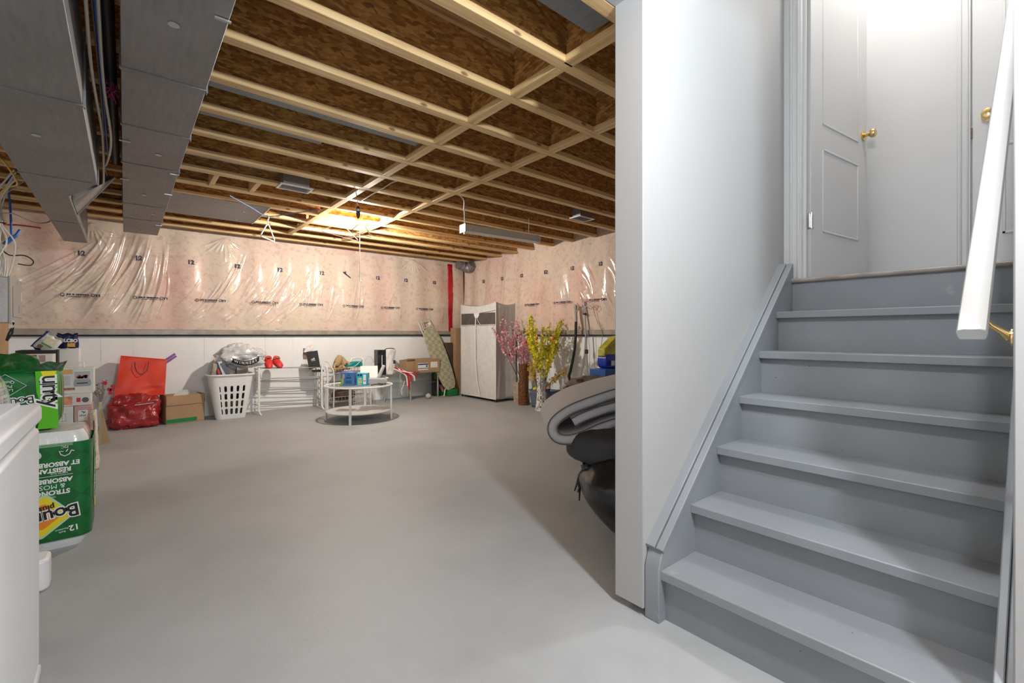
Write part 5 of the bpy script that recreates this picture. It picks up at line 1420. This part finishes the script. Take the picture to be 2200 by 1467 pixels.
def wf(u, v):
    th = u; x = -.018 + .185 * th; y = -.09 + .03 * math.sin(u * PI) * -1 + .03 * u
    return (x - .02 * (1 - v) * u, y + .02 * mnoise.noise(Vector((u * 4, v * 4, 2))), .42 * v * (1 - .03 * u))
wp.grid(wf, 20, 20)
wp.grid(lambda u, v: (.167 - .02 * (1 - v) - .03 * u, -.06 + .15 * u, .42 * v * .97), 8, 20)
wp.grid(lambda u, v: (.137 - .155 * u, .09, .42 * v * .97), 8, 20)
o = obj('white_side', wp, m_paper, ST_B, angle=50); o.modifiers.new('solid', 'SOLIDIFY').thickness = .003
obj('top_edge', MB().tube([(-.04, -.09, .41), (-.01, -.09, .425), (.07, -.11, .43), (.14, -.07, .415)], .007, 6), m_blackm, ST_B)
text('B', .075, m_ink, ST_B, (.125, -.094, .20), (1, .12, 0), (0, 0, 1), bold=.004)
obj('white_strip', MB().bb(-.088, -.078, -.082, -.075, .10, .32), m_paper, ST_B)
CX = thing('carton_box', 'cardboard carton with two white labels on the glass stand', 'box', (3.98, 7.17, .445), R(3))
obj('carton', MB().bb(-.20, .27, -.14, .16, 0, .235), m_card, CX, bevel=.003)
obj('end_panel', MB().bb(-.36, -.20, -.08, .16, 0, .215), m_card, CX, bevel=.003)
obj('flap', MB().box((-.28, -.0, .225), (.15, .20, .004), (0, R(-6), 0)), m_cardd, CX)
obj('shipping_label', MB().bb(-.17, .03, -.142, -.14, .045, .165), m_paper, CX)
obj('label_band', MB().bb(-.17, .03, -.144, -.142, .135, .155).bb(-.17, .03, -.144, -.142, .07, .08), M_('navy_ink', (.03, .04, .14), .5), CX)
obj('heart_mark', MB().lathe([(.016, 0), (.014, .001), (0, .001)], n=12, M=frame((.0, -.143, .11), (1, 0, 0), (0, 0, 1))), m_blackink, CX)
obj('shipping_label', MB().bb(.08, .22, -.142, -.14, .08, .18), m_paper, CX)
# candy-striped garland
m_cc = M_('candy_red', (.55, .02, .03), .35)
for k in range(13):
    rg_ = random.Random(30 + k)
    x0 = 3.38 + rg_.uniform(-.04, .06); x1 = 3.58 + rg_.uniform(-.05, .16); z1 = .18 + rg_.uniform(0, .20) if k < 9 else .44
    pts = [(x0, 6.98, .53 + rg_.uniform(-.01, .03)), ((x0 + x1) / 2 - .02, 6.93, .50), (x1 - .02, 6.90, .42 if k < 9 else .475), (x1, 6.895, z1 if k < 9 else .465)]
    if k >= 9: pts[-1] = (3.70 + .03 * (k - 9), 6.92, .47)
    cable('garland', pts, .010, m_cc if k % 2 == 0 else m_whitep, 'red and white candy-stripe decorations hanging off the front of the glass stand', group='strands of the candy-stripe decoration', n=7)
cable('cable', [(3.50, 6.89, .34), (3.47, 6.88, .26), (3.44, 6.88, .20), (3.45, 6.88, .12)], .006, m_cabwh, 'white cord end dangling below the candy-stripe decorations')

# ball, ironing board, corner things
single('ball', MB().blob((0, 0, .045), (.045, .045, .045), .03, 3, 1, 28, 20), M_('dull_white_rubber', (.60, .57, .52), .6), 'small off-white ball on the floor beside the glass stand', 'ball', (3.99, 6.98, 0))
IBm = mat_checker('checked_cover', (.46, .44, .26), (.30, .29, .17), 16, .8)
A = Vector((4.47, 7.02, .12)); B = Vector((4.14, 7.24, 1.20))
IB = thing('ironing_board', 'ironing board in a checked green cover leaning upright against the wall', 'ironing board', tuple(A))
ey = (B - A).normalized(); ex = Vector((1, 0, 0)); ex = (ex - ey * ex.dot(ey)).normalized(); Mb = frame((0, 0, 0), ex, ey)
Lb = (B - A).length; out = []
shp = [(0, .06), (.03, .10), (.10, .135), (.3, .165), (.6, .17), (.85, .155), (.95, .13), (1.0, .10)]
for (t_, hw) in shp: out.append((hw, t_ * Lb))
poly = [(x, y) for x, y in out] + [(-x, y) for x, y in out[::-1]]
obj('padded_cover', MB().prism(poly, .03, Mb @ Matrix.Translation((0, 0, -.0))), IBm, IB, bevel=.008)
m_ibf = M_('cream_metal', (.56, .52, .42), .45)
def PB(x, y, z=0): return tuple(Mb @ Vector((x, y, z)))
rest = MB()
rest.tube([PB(-.10, Lb), PB(-.085, Lb + .17), PB(.085, Lb + .17), PB(.10, Lb)], .011, 8)
rest.tube([PB(-.08, Lb + .03), PB(.08, Lb + .03)], .011, 8); rest.tube([PB(-.065, Lb + .02), PB(-.06, Lb + .15)], .008, 8); rest.tube([PB(.065, Lb + .02), PB(.06, Lb + .15)], .008, 8)
obj('iron_rest', rest, m_ibf, IB)
obj('rest_pad', MB().prism(rrect(.05, .05, .008, 4, .055, Lb + .08), .012, Mb), m_whitep, IB)
lg_ = MB().tube([PB(-.10, .35, -.03), PB(-.12, Lb + .05, -.035), PB(-.14, Lb + .18, -.02)], .009, 8).tube([PB(.10, .35, -.03), PB(.09, Lb + .20, -.02)], .009, 8)
obj('leg_frame', lg_, m_whitem, IB)
obj('foot', MB().tube([PB(-.06, .1, -.02), (-.16, -.03, -.108)], .010, 8), m_whitem, IB); obj('foot', MB().tube([PB(.08, .1, -.02), (.20, .06, -.108)], .010, 8), m_whitem, IB)
boxthing('tall_carton', 'tall narrow brown carton standing in the corner behind the ironing board', 'box', 4.64, 4.82, 7.12, 7.3, 0, 1.22, m_card)
boxthing('dark_carton', 'dark box standing between the ironing board and the grey wardrobe', 'box', 4.50, 4.62, 7.2, 7.3, 0, .95, M_('dark_brown_box', (.10, .06, .045), .7, var=(6, .4)))
single('patterned_bag', MB().blob((0, 0, .26), (.07, .08, .26), .1, 3, 2, 30, 24, flat=0, pw=.7), M_('olive_floral', (.22, .20, .09), .6, var=(25, .7)), 'olive and dark patterned bag squeezed beside the wardrobe', 'bag', (4.90, 7.16, .0))
GB = thing('gift_bag', 'dark green gift bag with candy canes on the floor behind the stand', 'bag', (4.36, 7.25, 0))
obj('bag', MB().bb(-.12, .10, -.06, .05, 0, .42), M_('dark_photo_bag', (.05, .035, .025), .4, var=(9, .6)), GB, bevel=.005)
obj('lime_edge', MB().bb(-.121, -.09, -.062, -.058, .30, .42), m_lime, GB)
cc = MB()
for k in range(3): cc.tube([(-.04 + .02 * k, -.07, .20), (0 + .02 * k, -.075, .12), (.04 + .015 * k, -.07, .06)], .007, 6)
obj('candy_cane', cc, M_('cane_pink', (.65, .30, .28), .4), GB)
obj('green_base', MB().bb(-.12, .10, -.066, -.06, 0, .09), M_('foil_green', (.01, .16, .03), .3, var=(30, .6)), GB)
boxthing('green_tub', 'bright green tub on the floor under the ironing board', 'tub', 4.40, 4.60, 6.98, 7.1, 0, .12, M_('tub_green', (.01, .20, .05), .5), bevel=.01)

# ------------------------------------------------------------------ wardrobe
WD = thing('fabric_wardrobe', 'tall light grey zip-up fabric wardrobe standing in the corner', 'wardrobe', (4.80, 6.37, 0))
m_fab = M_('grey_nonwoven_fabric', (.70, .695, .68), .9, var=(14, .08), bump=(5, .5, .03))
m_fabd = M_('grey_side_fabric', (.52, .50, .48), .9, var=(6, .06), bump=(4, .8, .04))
WX0, WX1, WY0, WY1, WH = -.20, .22, -.50, .50, 1.63
def wfront(u, v):
    y = WY1 + (WY0 - WY1) * u; z = .045 + (WH - .045) * v
    z -= .05 * math.sin(PI * u) * (v ** 8)
    return (WX0 - .006 * math.sin(u * 22 + v * 3) * math.sin(PI * v) - .008 * mnoise.noise(Vector((u * 5, v * 5, 1))), y, z)
def wside(u, v):
    x = WX0 + (WX1 - WX0) * u; z = .045 + (WH - .045) * v; z -= .04 * math.sin(PI * u) * (v ** 8)
    return (x, WY0 + .03 * math.sin(PI * u) * math.sin(PI * v) + .008 * mnoise.noise(Vector((u * 6, v * 4, 4))) - .01 * math.sin(u * 9) * (1 - v), z)
o = obj('front_panel', MB().grid(wfront, 60, 60), m_fab, WD); o.modifiers.new('solid', 'SOLIDIFY').thickness = .003
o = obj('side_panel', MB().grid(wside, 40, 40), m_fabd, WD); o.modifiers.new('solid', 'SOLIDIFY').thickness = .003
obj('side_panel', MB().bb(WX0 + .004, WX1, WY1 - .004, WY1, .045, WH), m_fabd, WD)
obj('top_panel', MB().bb(WX0 + .006, WX1, WY0 + .04, WY1 - .005, WH - .06, WH - .055), m_fab, WD)
obj('window_strip', MB().bb(WX0 - .014, WX0 - .010, WY0 + .01, WY1 - .01, 1.27, 1.46), M_('dark_clear_vinyl', (.05, .047, .045), .12, coat=1, bump=(9, .8, .04)), WD)
pipe = MB(); 
pipe.tube([(WX0 - .016, WY1 - .01, 1.475), (WX0 - .016, 0, 1.465), (WX0 - .016, WY0 + .01, 1.50)], .009, 6)
pipe.tube([(WX0 - .016, WY1 - .01, 1.262), (WX0 - .016, WY0 + .01, 1.262)], .005, 6)
pipe.tube([(WX0 - .008, WY1, .045), (WX0 - .008, WY1, WH)], .006, 6).tube([(WX0 - .008, WY0, .045), (WX0 - .008, WY0, WH)], .007, 6)
pipe.tube([(WX0 - .008, WY1, .05), (WX0 - .008, WY0, .05)], .008, 6)
obj('piping', pipe, m_paper, WD)
zp = MB().tube([(WX0 - .018, .04, 1.44), (WX0 - .02, .05, 1.2), (WX0 - .018, .05, .7), (WX0 - .018, .0, .3), (WX0 - .018, -.08, .06)], .010, 6)
obj('zip', zp, m_paper, WD)
obj('tie_tab', MB().prism([(-.08, 0), (.08, 0), (.07, -.05), (.035, -.09), (-.035, -.09), (-.07, -.05)], .006, frame((WX0 - .014, .02, 1.47), (0, -1, 0), (0, 0, 1))), m_paper, WD)
obj('zip_pull', MB().tube([(WX0 - .02, .02, 1.40), (WX0 - .026, -.05, 1.31), (WX0 - .026, -.10, 1.27)], .004, 6), m_paper, WD)
for (x, y) in ((WX0 + .01, WY0 + .01), (WX0 + .01, WY1 - .01), (WX1 - .01, WY0 + .01), (WX1 - .01, WY1 - .01)):
    obj('foot', MB().cyl((x, y, 0), (x, y, .06), .014, 10), m_black, WD)

# ------------------------------------------------------------------ vases and blossom
def blossom_mb(rnd, pts, r, nper, spread):
    mb = MB()
    for p in pts:
        for _ in range(nper):
            c = Vector(p) + Vector((rnd.gauss(0, spread), rnd.gauss(0, spread), rnd.gauss(0, spread)))
            M = Matrix.Translation(c) @ Euler((rnd.uniform(0, 6), rnd.uniform(0, 6), rnd.uniform(0, 6))).to_matrix().to_4x4()
            n = 5; rr = r * rnd.uniform(.7, 1.2)
            vs = [(0, 0, 0)]; fs = []
            for k in range(n):
                a = 2 * PI * k / n; a1, a2 = a - .45, a + .45
                vs += [(rr * .75 * math.cos(a1), rr * .75 * math.sin(a1), rr * .3), (rr * 1.1 * math.cos(a), rr * 1.1 * math.sin(a), rr * .45), (rr * .75 * math.cos(a2), rr * .75 * math.sin(a2), rr * .3)]
                b = 1 + 3 * k; fs.append((0, b, b + 1, b + 2))
            mb.add(vs, fs, M)
    return mb
def branch_set(seed, base, n, height, spread, flower_mat, stem_mat, label, group, lean=(0, 0), r=.017, nper=3, zmin=.35, leafmat=None):
    rnd = random.Random(seed)
    for k in range(n):
        a = 2 * PI * k / n + rnd.uniform(-.4, .4); s = spread * rnd.uniform(.45, 1.0); h = height * rnd.uniform(.72, 1.0) * (1 - .25 * s / spread * .6)
        tip = Vector((s * math.cos(a) + lean[0], s * math.sin(a) + lean[1], h))
        def pt(t): return Vector((tip.x * t ** 1.25 + .012 * math.sin(t * 11 + k), tip.y * t ** 1.25 + .012 * math.cos(t * 9 + k), tip.z * t))
        stem = MB().tube([pt(i / 10) for i in range(11)], [.0035 - .002 * i / 10 for i in range(11)], 5)
        fpts = [pt(t) for t in [zmin + (1 - zmin) * i / 13 for i in range(14)]]
        for _ in range(5):
            t0 = rnd.uniform(zmin, .85); p0 = pt(t0); d = Vector((rnd.uniform(-.09, .09), rnd.uniform(-.09, .09), rnd.uniform(.07, .17)))
            stem.tube([p0, p0 + d * .5 + Vector((0, 0, .01)), p0 + d], .0018, 4)
            fpts += [p0 + d * q for q in (.4, .7, 1.0)]
        t = thing('flower_branch', label, 'artificial flowers', base, 0, group)
        obj('stem', stem, stem_mat, t)
        f = obj('blossoms', blossom_mb(rnd, fpts, r, nper, .014), flower_mat, t, angle=80); f['kind'] = 'stuff'
        if leafmat and k % 2 == 0:
            f = obj('leaves', blossom_mb(rnd, fpts[::3], r * .9, 1, .02), leafmat, t, angle=80); f['kind'] = 'stuff'
m_pkf = M_('pink_silk', (.85, .42, .48), .7, var=(60, .35)); m_ylf = M_('yellow_silk', (.80, .70, .02), .6, var=(60, .25)); m_stem = M_('brown_stem', (.11, .055, .035), .7)
m_leaf = M_('olive_leaf', (.16, .20, .03), .7)
BV = thing('brown_vase', 'tall brown bark-textured vase holding pink blossom branches', 'vase', (4.80, 5.42, 0))
obj('vase_body', MB().lathe([(.088, 0), (.09, .04), (.078, .12), (.074, .3), (.08, .45), (.088, .64), (.082, .645), (.074, .45), (.068, .3), (.07, .05), (0, .05)], n=40), mat_bark(), BV)
branch_set(2, (4.80, 5.42, .10), 11, 1.45, .40, m_pkf, m_stem, 'pink blossom branch standing in the brown vase', 'pink blossom branches in the brown vase', lean=(-.12, .08), r=.018, nper=4, zmin=.5)
TV = thing('mosaic_vase', 'tall waisted vase covered in grey and white mosaic tiles, holding yellow blossom', 'vase', (4.62, 4.84, 0))
obj('vase_body', MB().lathe([(.085, 0), (.08, .05), (.062, .22), (.058, .34), (.064, .46), (.078, .60), (.072, .60), (.056, .44), (.05, .3), (.055, .08), (0, .06)], n=48), mat_mosaic(), TV)
branch_set(5, (4.62, 4.84, .10), 14, 1.42, .40, m_ylf, m_stem, 'yellow blossom branch standing in the mosaic vase', 'yellow blossom branches in the mosaic vase', lean=(.0, -.05), r=.019, nper=5, zmin=.45, leafmat=m_leaf)
m_orn = M_('red_ornament', (.75, .08, .03), .4)
for (x, y, z, lb) in ((4.5, 5.05, .99, 'red ornament hanging in the blossom at the left of the yellow branches'), (4.45, 4.42, 1.05, 'red ornament hanging from the rightmost yellow branch'), (4.55, 4.86, 1.05, 'orange ornament hanging amid the yellow blossom')):
    t = thing('ornament', lb, 'ornament', (x, y, z))
    obj('bauble', MB().blob((0, 0, 0), (.024, .024, .024), .02, 2, 1, 16, 12), m_orn if 'orange' not in lb else M_('orange_ornament', (.75, .22, .02), .4), t)
    obj('tassel', MB().tube([(0, 0, -.02), (0, 0, -.07)], .004, 5).tube([(0, 0, .02), (.01, .01, .08)], .002, 5), m_orn, t)
BN = thing('storage_bin', 'blue-grey plastic storage bin behind the mosaic vase, filled with bottles and flowers', 'bin', (4.86, 5.02, 0), R(-80))
m_bin = M_('slate_blue_plastic', (.10, .13, .18), .5)
bp_ = MB()
def binf(u, v):
    p = rrect(1, 1, .12, 6); L = len(p); q = p[int(u * L + 1e-6) % L]; return (q[0] * (.36 + .07 * v), q[1] * (.20 + .05 * v), .26 * v)
nb = len(rrect(1, 1, .12, 6)); bp_.grid(lambda u, v: binf(u, v), nb, 8, True)
o = obj('bin_body', bp_, m_bin, BN); o.modifiers.new('solid', 'SOLIDIFY').thickness = .004
obj('bin_rim', MB().tube([(p[0] * .435, p[1] * .255, .26) for p in rrect(1, 1, .12, 6)], .007, 6, closed=True), m_bin, BN)
obj('bin_floor', MB().bb(-.17, .17, -.09, .09, .001, .008), m_bin, BN)
def bottle(label, c, r, h, mt, cap, rot=(0, 0, 0)):
    t = thing('bottle', label, 'bottle', c); t.rotation_euler = rot
    obj('bottle_body', MB().lathe([(r * .9, 0), (r, .02), (r, h * .6), (r * .5, h * .8), (r * .35, h * .85), (r * .35, h * .9)], n=18), mt, t)
    obj('cap', MB().lathe([(r * .42, h * .88), (r * .42, h), (0, h)], n=14), cap, t)
bottle('dark green bottle leaning in the storage bin', (4.85, 5.12, .08), .045, .36, M_('teal_bottle', (.05, .12, .12), .3), m_black, (0, R(8), 0))
bottle('white and blue spray bottle in the storage bin', (4.82, 5.02, .08), .045, .34, M_('lilac_bottle', (.62, .62, .75), .35), M_('cobalt_cap', (.03, .05, .3), .4), (R(-8), 0, 0))
single('yellow_sponge', MB().blob((0, 0, 0), (.035, .04, .03), .1, 3, 2, 18, 12), M_('sponge_yellow', (.7, .6, .05), .8), 'yellow ball at the left front of the storage bin', 'ball', (4.78, 5.14, .27))
single('red_ribbon', MB().tube([(.03 * math.cos(a) * (1 + .3 * math.sin(3 * a)), 0, .04 * math.sin(a)) for a in [2 * PI * k / 18 for k in range(18)]], .004, 5, closed=True), m_orn, 'red ribbon loop at the right of the storage bin', 'ribbon', (4.70, 4.80, .33))
def bunch(label, base, tip, seed, mt, grp):
    rnd = random.Random(seed); a = Vector(base); b = Vector(tip); d = b - a
    t = thing('flower_bunch', label, 'artificial flowers', base)
    obj('stem', MB().tube([(0, 0, 0), tuple(d * .5 + Vector((0, 0, .02))), tuple(d)], .006, 6), M_('green_stem', (.08, .12, .03), .7), t)
    f = obj('blossoms', blossom_mb(rnd, [d * (q / 12) + Vector((0, 0, .02)) for q in range(4, 13)], .020, 9, .028), mt, t, angle=80); f['kind'] = 'stuff'
m_gold = M_('golden_silk', (.75, .45, .02), .7, var=(40, .3))
bunch('bunch of golden yellow flowers sticking out at the right of the bin', (4.80, 4.95, .30), (4.74, 4.50, .56), 3, m_gold, None)
bunch('golden yellow flowers between the brown and mosaic vases', (4.84, 5.16, .30), (4.78, 5.24, .60), 4, m_gold, None)
BKS = M_('faded_book', (.45, .34, .26), .7, var=(20, .4))
for k in range(4):
    single('paperback', MB().bb(-.012, .012, -.05, .05, 0, .34 - .03 * k), BKS, 'worn tan paperback standing between the wardrobe and the brown vase', 'book', (4.80 + .03 * k, 5.60, 0), 'paperbacks beside the brown vase', rotz=R(8))

# ------------------------------------------------------------------ vacuum hose and wand on the right wall
VH = thing('vacuum_hose', 'black vacuum hose with a beige handle hanging on the right wall', 'vacuum hose', (4.90, 4.42, 1.52))
def CR(pts, sub=8):
    P_ = [Vector(p) for p in pts]; out = []
    for i in range(len(P_) - 1):
        a = P_[max(i - 1, 0)]; b = P_[i]; c = P_[i + 1]; d = P_[min(i + 2, len(P_) - 1)]
        for k in range(sub):
            t = k / sub; out.append(.5 * ((2 * b) + (c - a) * t + (2 * a - 5 * b + 4 * c - d) * t * t + (3 * b - a - 3 * c + d) * t ** 3))
    out.append(P_[-1]); return out
hp = CR([(0, 0, -.23), (0, .005, -.43), (0, .03, -.66), (0, .10, -.93), (0, .13, -1.03), (0, .05, -1.15), (0, -.12, -1.22), (0, -.19, -1.25)], 16)
obj('hose', MB().tube(hp, [.019 + .003 * (i % 2) for i in range(len(hp))], 12), m_black, VH, angle=80)
obj('handle', MB().tube([(0, 0, .0), (0, .012, -.03), (0, .005, -.1), (0, 0, -.24)], [.026, .030, .024, .022], 12).tube([(0, -.02, .02), (0, -.05, -.01), (0, -.04, -.07), (0, -.01, -.1)], .010, 8), M_('beige_plastic', (.48, .44, .36), .5), VH)
WN = thing('vacuum_wand', 'thin grey metal wand with black clips leaning on the right wall', 'vacuum wand', (4.94, 4.32, .28))
obj('tube', MB().cyl((0, -.10, 0), (.02, .0, 1.29), .011, 10), m_greym, WN)
for t_ in (.12, .45, .86): obj('clip', MB().box((.02 * t_, -.10 + .10 * t_, 1.29 * t_), (.035, .035, .06 if t_ < .8 else .03)), m_black, WN, bevel=.003)
obj('hook', MB().tube([(.01, 0, 1.22), (-.02, -.06, 1.20), (-.03, -.12, 1.24), (-.02, -.16, 1.21), (0, -.2, 1.26)], .004, 6), m_whitep, WN)
cable('cable', [(4.94, 4.20, 1.50), (4.93, 4.13, 1.46), (4.92, 4.08, 1.43), (4.93, 4.04, 1.47), (4.93, 4.07, 1.50), (4.94, 4.14, 1.47), (4.97, 4.10, 1.30), (4.99, 4.02, 1.1), (4.99, 4.08, .8), (4.99, 4.16, .5), (4.98, 4.12, .33)], .004, M_('taupe_cord', (.33, .27, .22), .6), 'thin looped cord hanging right of the vacuum wand')
cable('cable', [(4.94, 4.25, 1.22), (4.96, 4.22, .9), (4.96, 4.22, .6), (4.96, 4.18, .3)], .003, m_greym, 'thin grey wire hanging along the vacuum wand')

# ------------------------------------------------------------------ black bag, folded mattress pad and what lies behind it
m_bin2 = M_('black_garbage_bag', (.010, .010, .011), .30, bump=(7, .6, .03), coat=.3)
KB = thing('garbage_bag', 'big full black garbage bag tied at the top beside the white wall', 'bag', (2.205, 1.51, 0))
def gbf(u, v):
    a = 2 * PI * u; z = .44 * v
    r = .35 * (.40 + .60 * math.sin(min(1, v / .72) * PI / 2) ** .8) * (1 - .30 * max(0, v - .7) / .3)
    r *= 1 + .04 * mnoise.noise(Vector((math.cos(a) * 2, math.sin(a) * 2, v * 3))) + .015 * math.sin(a * 9 + v * 8)
    if v == 0: r = .02
    return (r * math.cos(a), r * math.sin(a) * .9, z)
gb = MB(); gb.grid(gbf, 72, 36, True)
top = [gbf(i / 72, 1.0) for i in range(72)]; n0 = len(gb.v); gb.v += top + [(0, 0, .45)]; gb.f += [(n0 + i, n0 + (i + 1) % 72, n0 + 72) for i in range(72)]
obj('bag', gb, m_bin2, KB)
rk = random.Random(2); kn = MB()
kn.blob((-.22, .20, .36), (.03, .03, .028), .3, 4, 1, 16, 12)
for k in range(5): kn.tube([(-.22, .20, .36), (-.24 + rk.uniform(-.02, .03),   .23 + rk.uniform(-.02, .03), .30), (-.25 + rk.uniform(-.03, .03), .24, .23 - rk.uniform(0, .07))], [.012, .010, .004], 6)
obj('tie', kn, m_bin2, KB)
single('dark_grey_bundle', MB().blob((0, 0, 0), (.27, .25, .115), .1, 2, 3, 56, 32, pw=.8), M_('charcoal_fabric', (.045, .045, .048), .75, bump=(6, .3, .02)), 'charcoal bundle squashed between the black bag and the folded grey pad', 'bundle', (2.20, 1.68, .46))
m_pad = M_('grey_mattress_pad', (.46, .46, .475), .85, var=(3, .05), bump=(50, .15, .003))
m_seam = M_('dark_seam', (.10, .10, .11), .8)
MP = thing('folded_mattress_pad', 'thick grey mattress pad folded over on top of the black bag', 'mattress pad', (2.17, 1.97, .645))
# fold profile in camera-independent local axes: local u runs along the pad, the pad folds like an S
du = Vector((.765, -.643, 0)); dw = Vector((.643, .765, 0))
def strip(name, prof2, th, w0, w1, mat):
    mb = MB(); n = len(prof2); pr = []
    for i, p in enumerate(prof2):
        a = Vector(prof2[max(i - 1, 0)]); b = Vector(prof2[min(i + 1, n - 1)]); t = (b - a).normalized(); nn = Vector((-t.y, t.x)); pr.append((Vector(p), nn))
    sec = 14; m = 11
    vs = []
    for i, (p, nn) in enumerate(pr):
        for k in range(m):
            a = 2 * PI * k / m
        ring = []
        for (cw, ct) in rrect(w1 - w0, th, th * .42, 4):
            q = p + nn * ct; ww = (w0 + w1) / 2 + cw
            ring.append(tuple(du * q.x + dw * ww + Vector((0, 0, q.y + .006 * mnoise.noise(Vector((q.x * 8, ww * 8, q.y * 8)))))))
        vs += ring
    L_ = len(rrect(1, 1, .1, 4)); fs = []
    for i in range(n - 1):
        for k in range(L_): fs.append((i * L_ + k, i * L_ + (k + 1) % L_, (i + 1) * L_ + (k + 1) % L_, (i + 1) * L_ + k))
    fs.append(tuple(range(L_))[::-1]); fs.append(tuple((n - 1) * L_ + k for k in range(L_)))
    return obj(name, mb.add(vs, fs), mat, MP, angle=50)
s = 34
outer = [(.62, .185), (.45, .17), (.25, .135), (.08, .085), (-.06, .03), (-.145, -.03), (-.165, -.085), (-.135, -.13), (-.07, -.14), (.02, -.115), (.12, -.07), (.25, -.035), (.45, -.02), (.62, -.015)]
inner = [(.62, .09), (.45, .085), (.3, .065), (.15, .035), (.02, -.01), (-.045, -.045)]
def dens(p, k=4):
    out = CR([(x, y, 0) for x, y in p], k); return [(q.x, q.y) for q in out]
strip('outer_fold', dens(outer), .062, -.30, .32, m_pad)
strip('inner_fold', dens(inner), .058, -.29, .31, m_pad)
def seam(p, off, w_):
    pts = dens(p); out = []
    for i, q in enumerate(pts):
        a = Vector(pts[max(i - 1, 0)]); b = Vector(pts[min(i + 1, len(pts) - 1)]); t = (b - a).normalized(); nn = Vector((-t.y, t.x)); q = Vector(q) + nn * off
        out.append(tuple(du * q.x + dw * w_ + Vector((0, 0, q.y))))
    return out
sm = MB()
sm.tube(seam(outer, .027, -.300), .0035, 5).tube(seam(outer, -.027, -.300), .0035, 5).tube(seam(inner, .025, -.290), .0035, 5).tube(seam(inner, -.025, -.290), .0035, 5)
obj('piping', sm, m_seam, MP)

# a tote with cloth and cleaning supplies behind the pad, partly behind the white wall
boxthing('storage_tote', 'dark storage tote mostly hidden behind the folded grey pad', 'tote', 3.45, 4.05, 2.6, 3.2, 0, .52, m_bin)
single('brown_cloth', MB().blob((0, 0, 0), (.26, .2, .09), .3, 3, 6, 44, 28), M_('brown_camouflage_cloth', (.16, .12, .08), .9, var=(12, .5)), 'rumpled brown cloth heaped behind the grey pad', 'cloth', (3.50, 2.95, .60))
single('blue_carton', MB().bb(-.12, .2, -.1, .1, 0, .09), M_('blue_box', (.02, .12, .42), .5), 'blue carton beside the white wall edge, under the yellow bag', 'box', (3.72, 2.96, .665), bevel=.003)
BC = thing('blue_tub', 'round-cornered cobalt blue tub with a white label at the wall edge', 'tub', (3.77, 2.98, .757))
obj('tub', MB().prism(rrect(.26, .14, .05, 6), .12, frame((.06, .07, .07), (1, 0, 0), (0, 0, 1))), M_('cobalt_tub', (.01, .04, .42), .35), BC, bevel=.012)
obj('label', MB().bb(-.02, .03, -.078, -.07, .03, .08), m_paper, BC)
single('yellow_bag', MB().prism([(-.10, 0), (.16, 0), (.16, .21), (.10, .20), (-.09, .08)], .10, frame((0, .05, 0), (1, 0, 0), (0, 0, 1))), M_('yellow_grey_print', (.62, .56, .06), .45, var=(14, .5)), 'yellow and grey bag standing topmost at the white wall edge', 'bag', (3.80, 3.0, .878), bevel=.01)

# small pieces belong to the part they are fixed on
HOSTS = {'door_slab': ('door_knob', 'moulding', 'hinge', 'strike_plate'), 'door': ('rating_label', 'name_badge'), 'cover': ('screw',),
         'carton': None, 'box_body': ('green_tape', 'flap'), 'stringer': (), 'printed_wrap': None, 'pouch': None, 'paper_body': ('string_handle',),
         'bag': None, 'vase_body': (), 'front_panel': ('zip', 'zip_pull', 'tie_tab', 'window_strip'), 'upper': ('collar', 'insole'), 'sheet': None,
         'tub': None, 'bulb': (), 'housing': ('end_plate', 'lamp_socket'), 'basket_shell': ('rim', 'bottom'), 'padded_cover': (), 'frame': ('louvre',), 'white_side': ('lettering', 'top_edge')}
for t in [o for o in COL.objects if o.type == 'EMPTY' and o.parent is None]:
    kids = list(t.children)
    for k in kids:
        hn = k.name.split('.')[0]
        if hn in HOSTS and k.parent is t and k.location.length < 1e-6:
            al = HOSTS[hn]
            for q in kids:
                if q is k or q.parent is not t: continue
                qn = q.name.split('.')[0]
                if (al is None and qn not in HOSTS and qn not in ('rolls_wrap', 'loose_wrap', 'end_panel', 'bag_top', 'tie')) or (al and qn in al): q.parent = k
            break
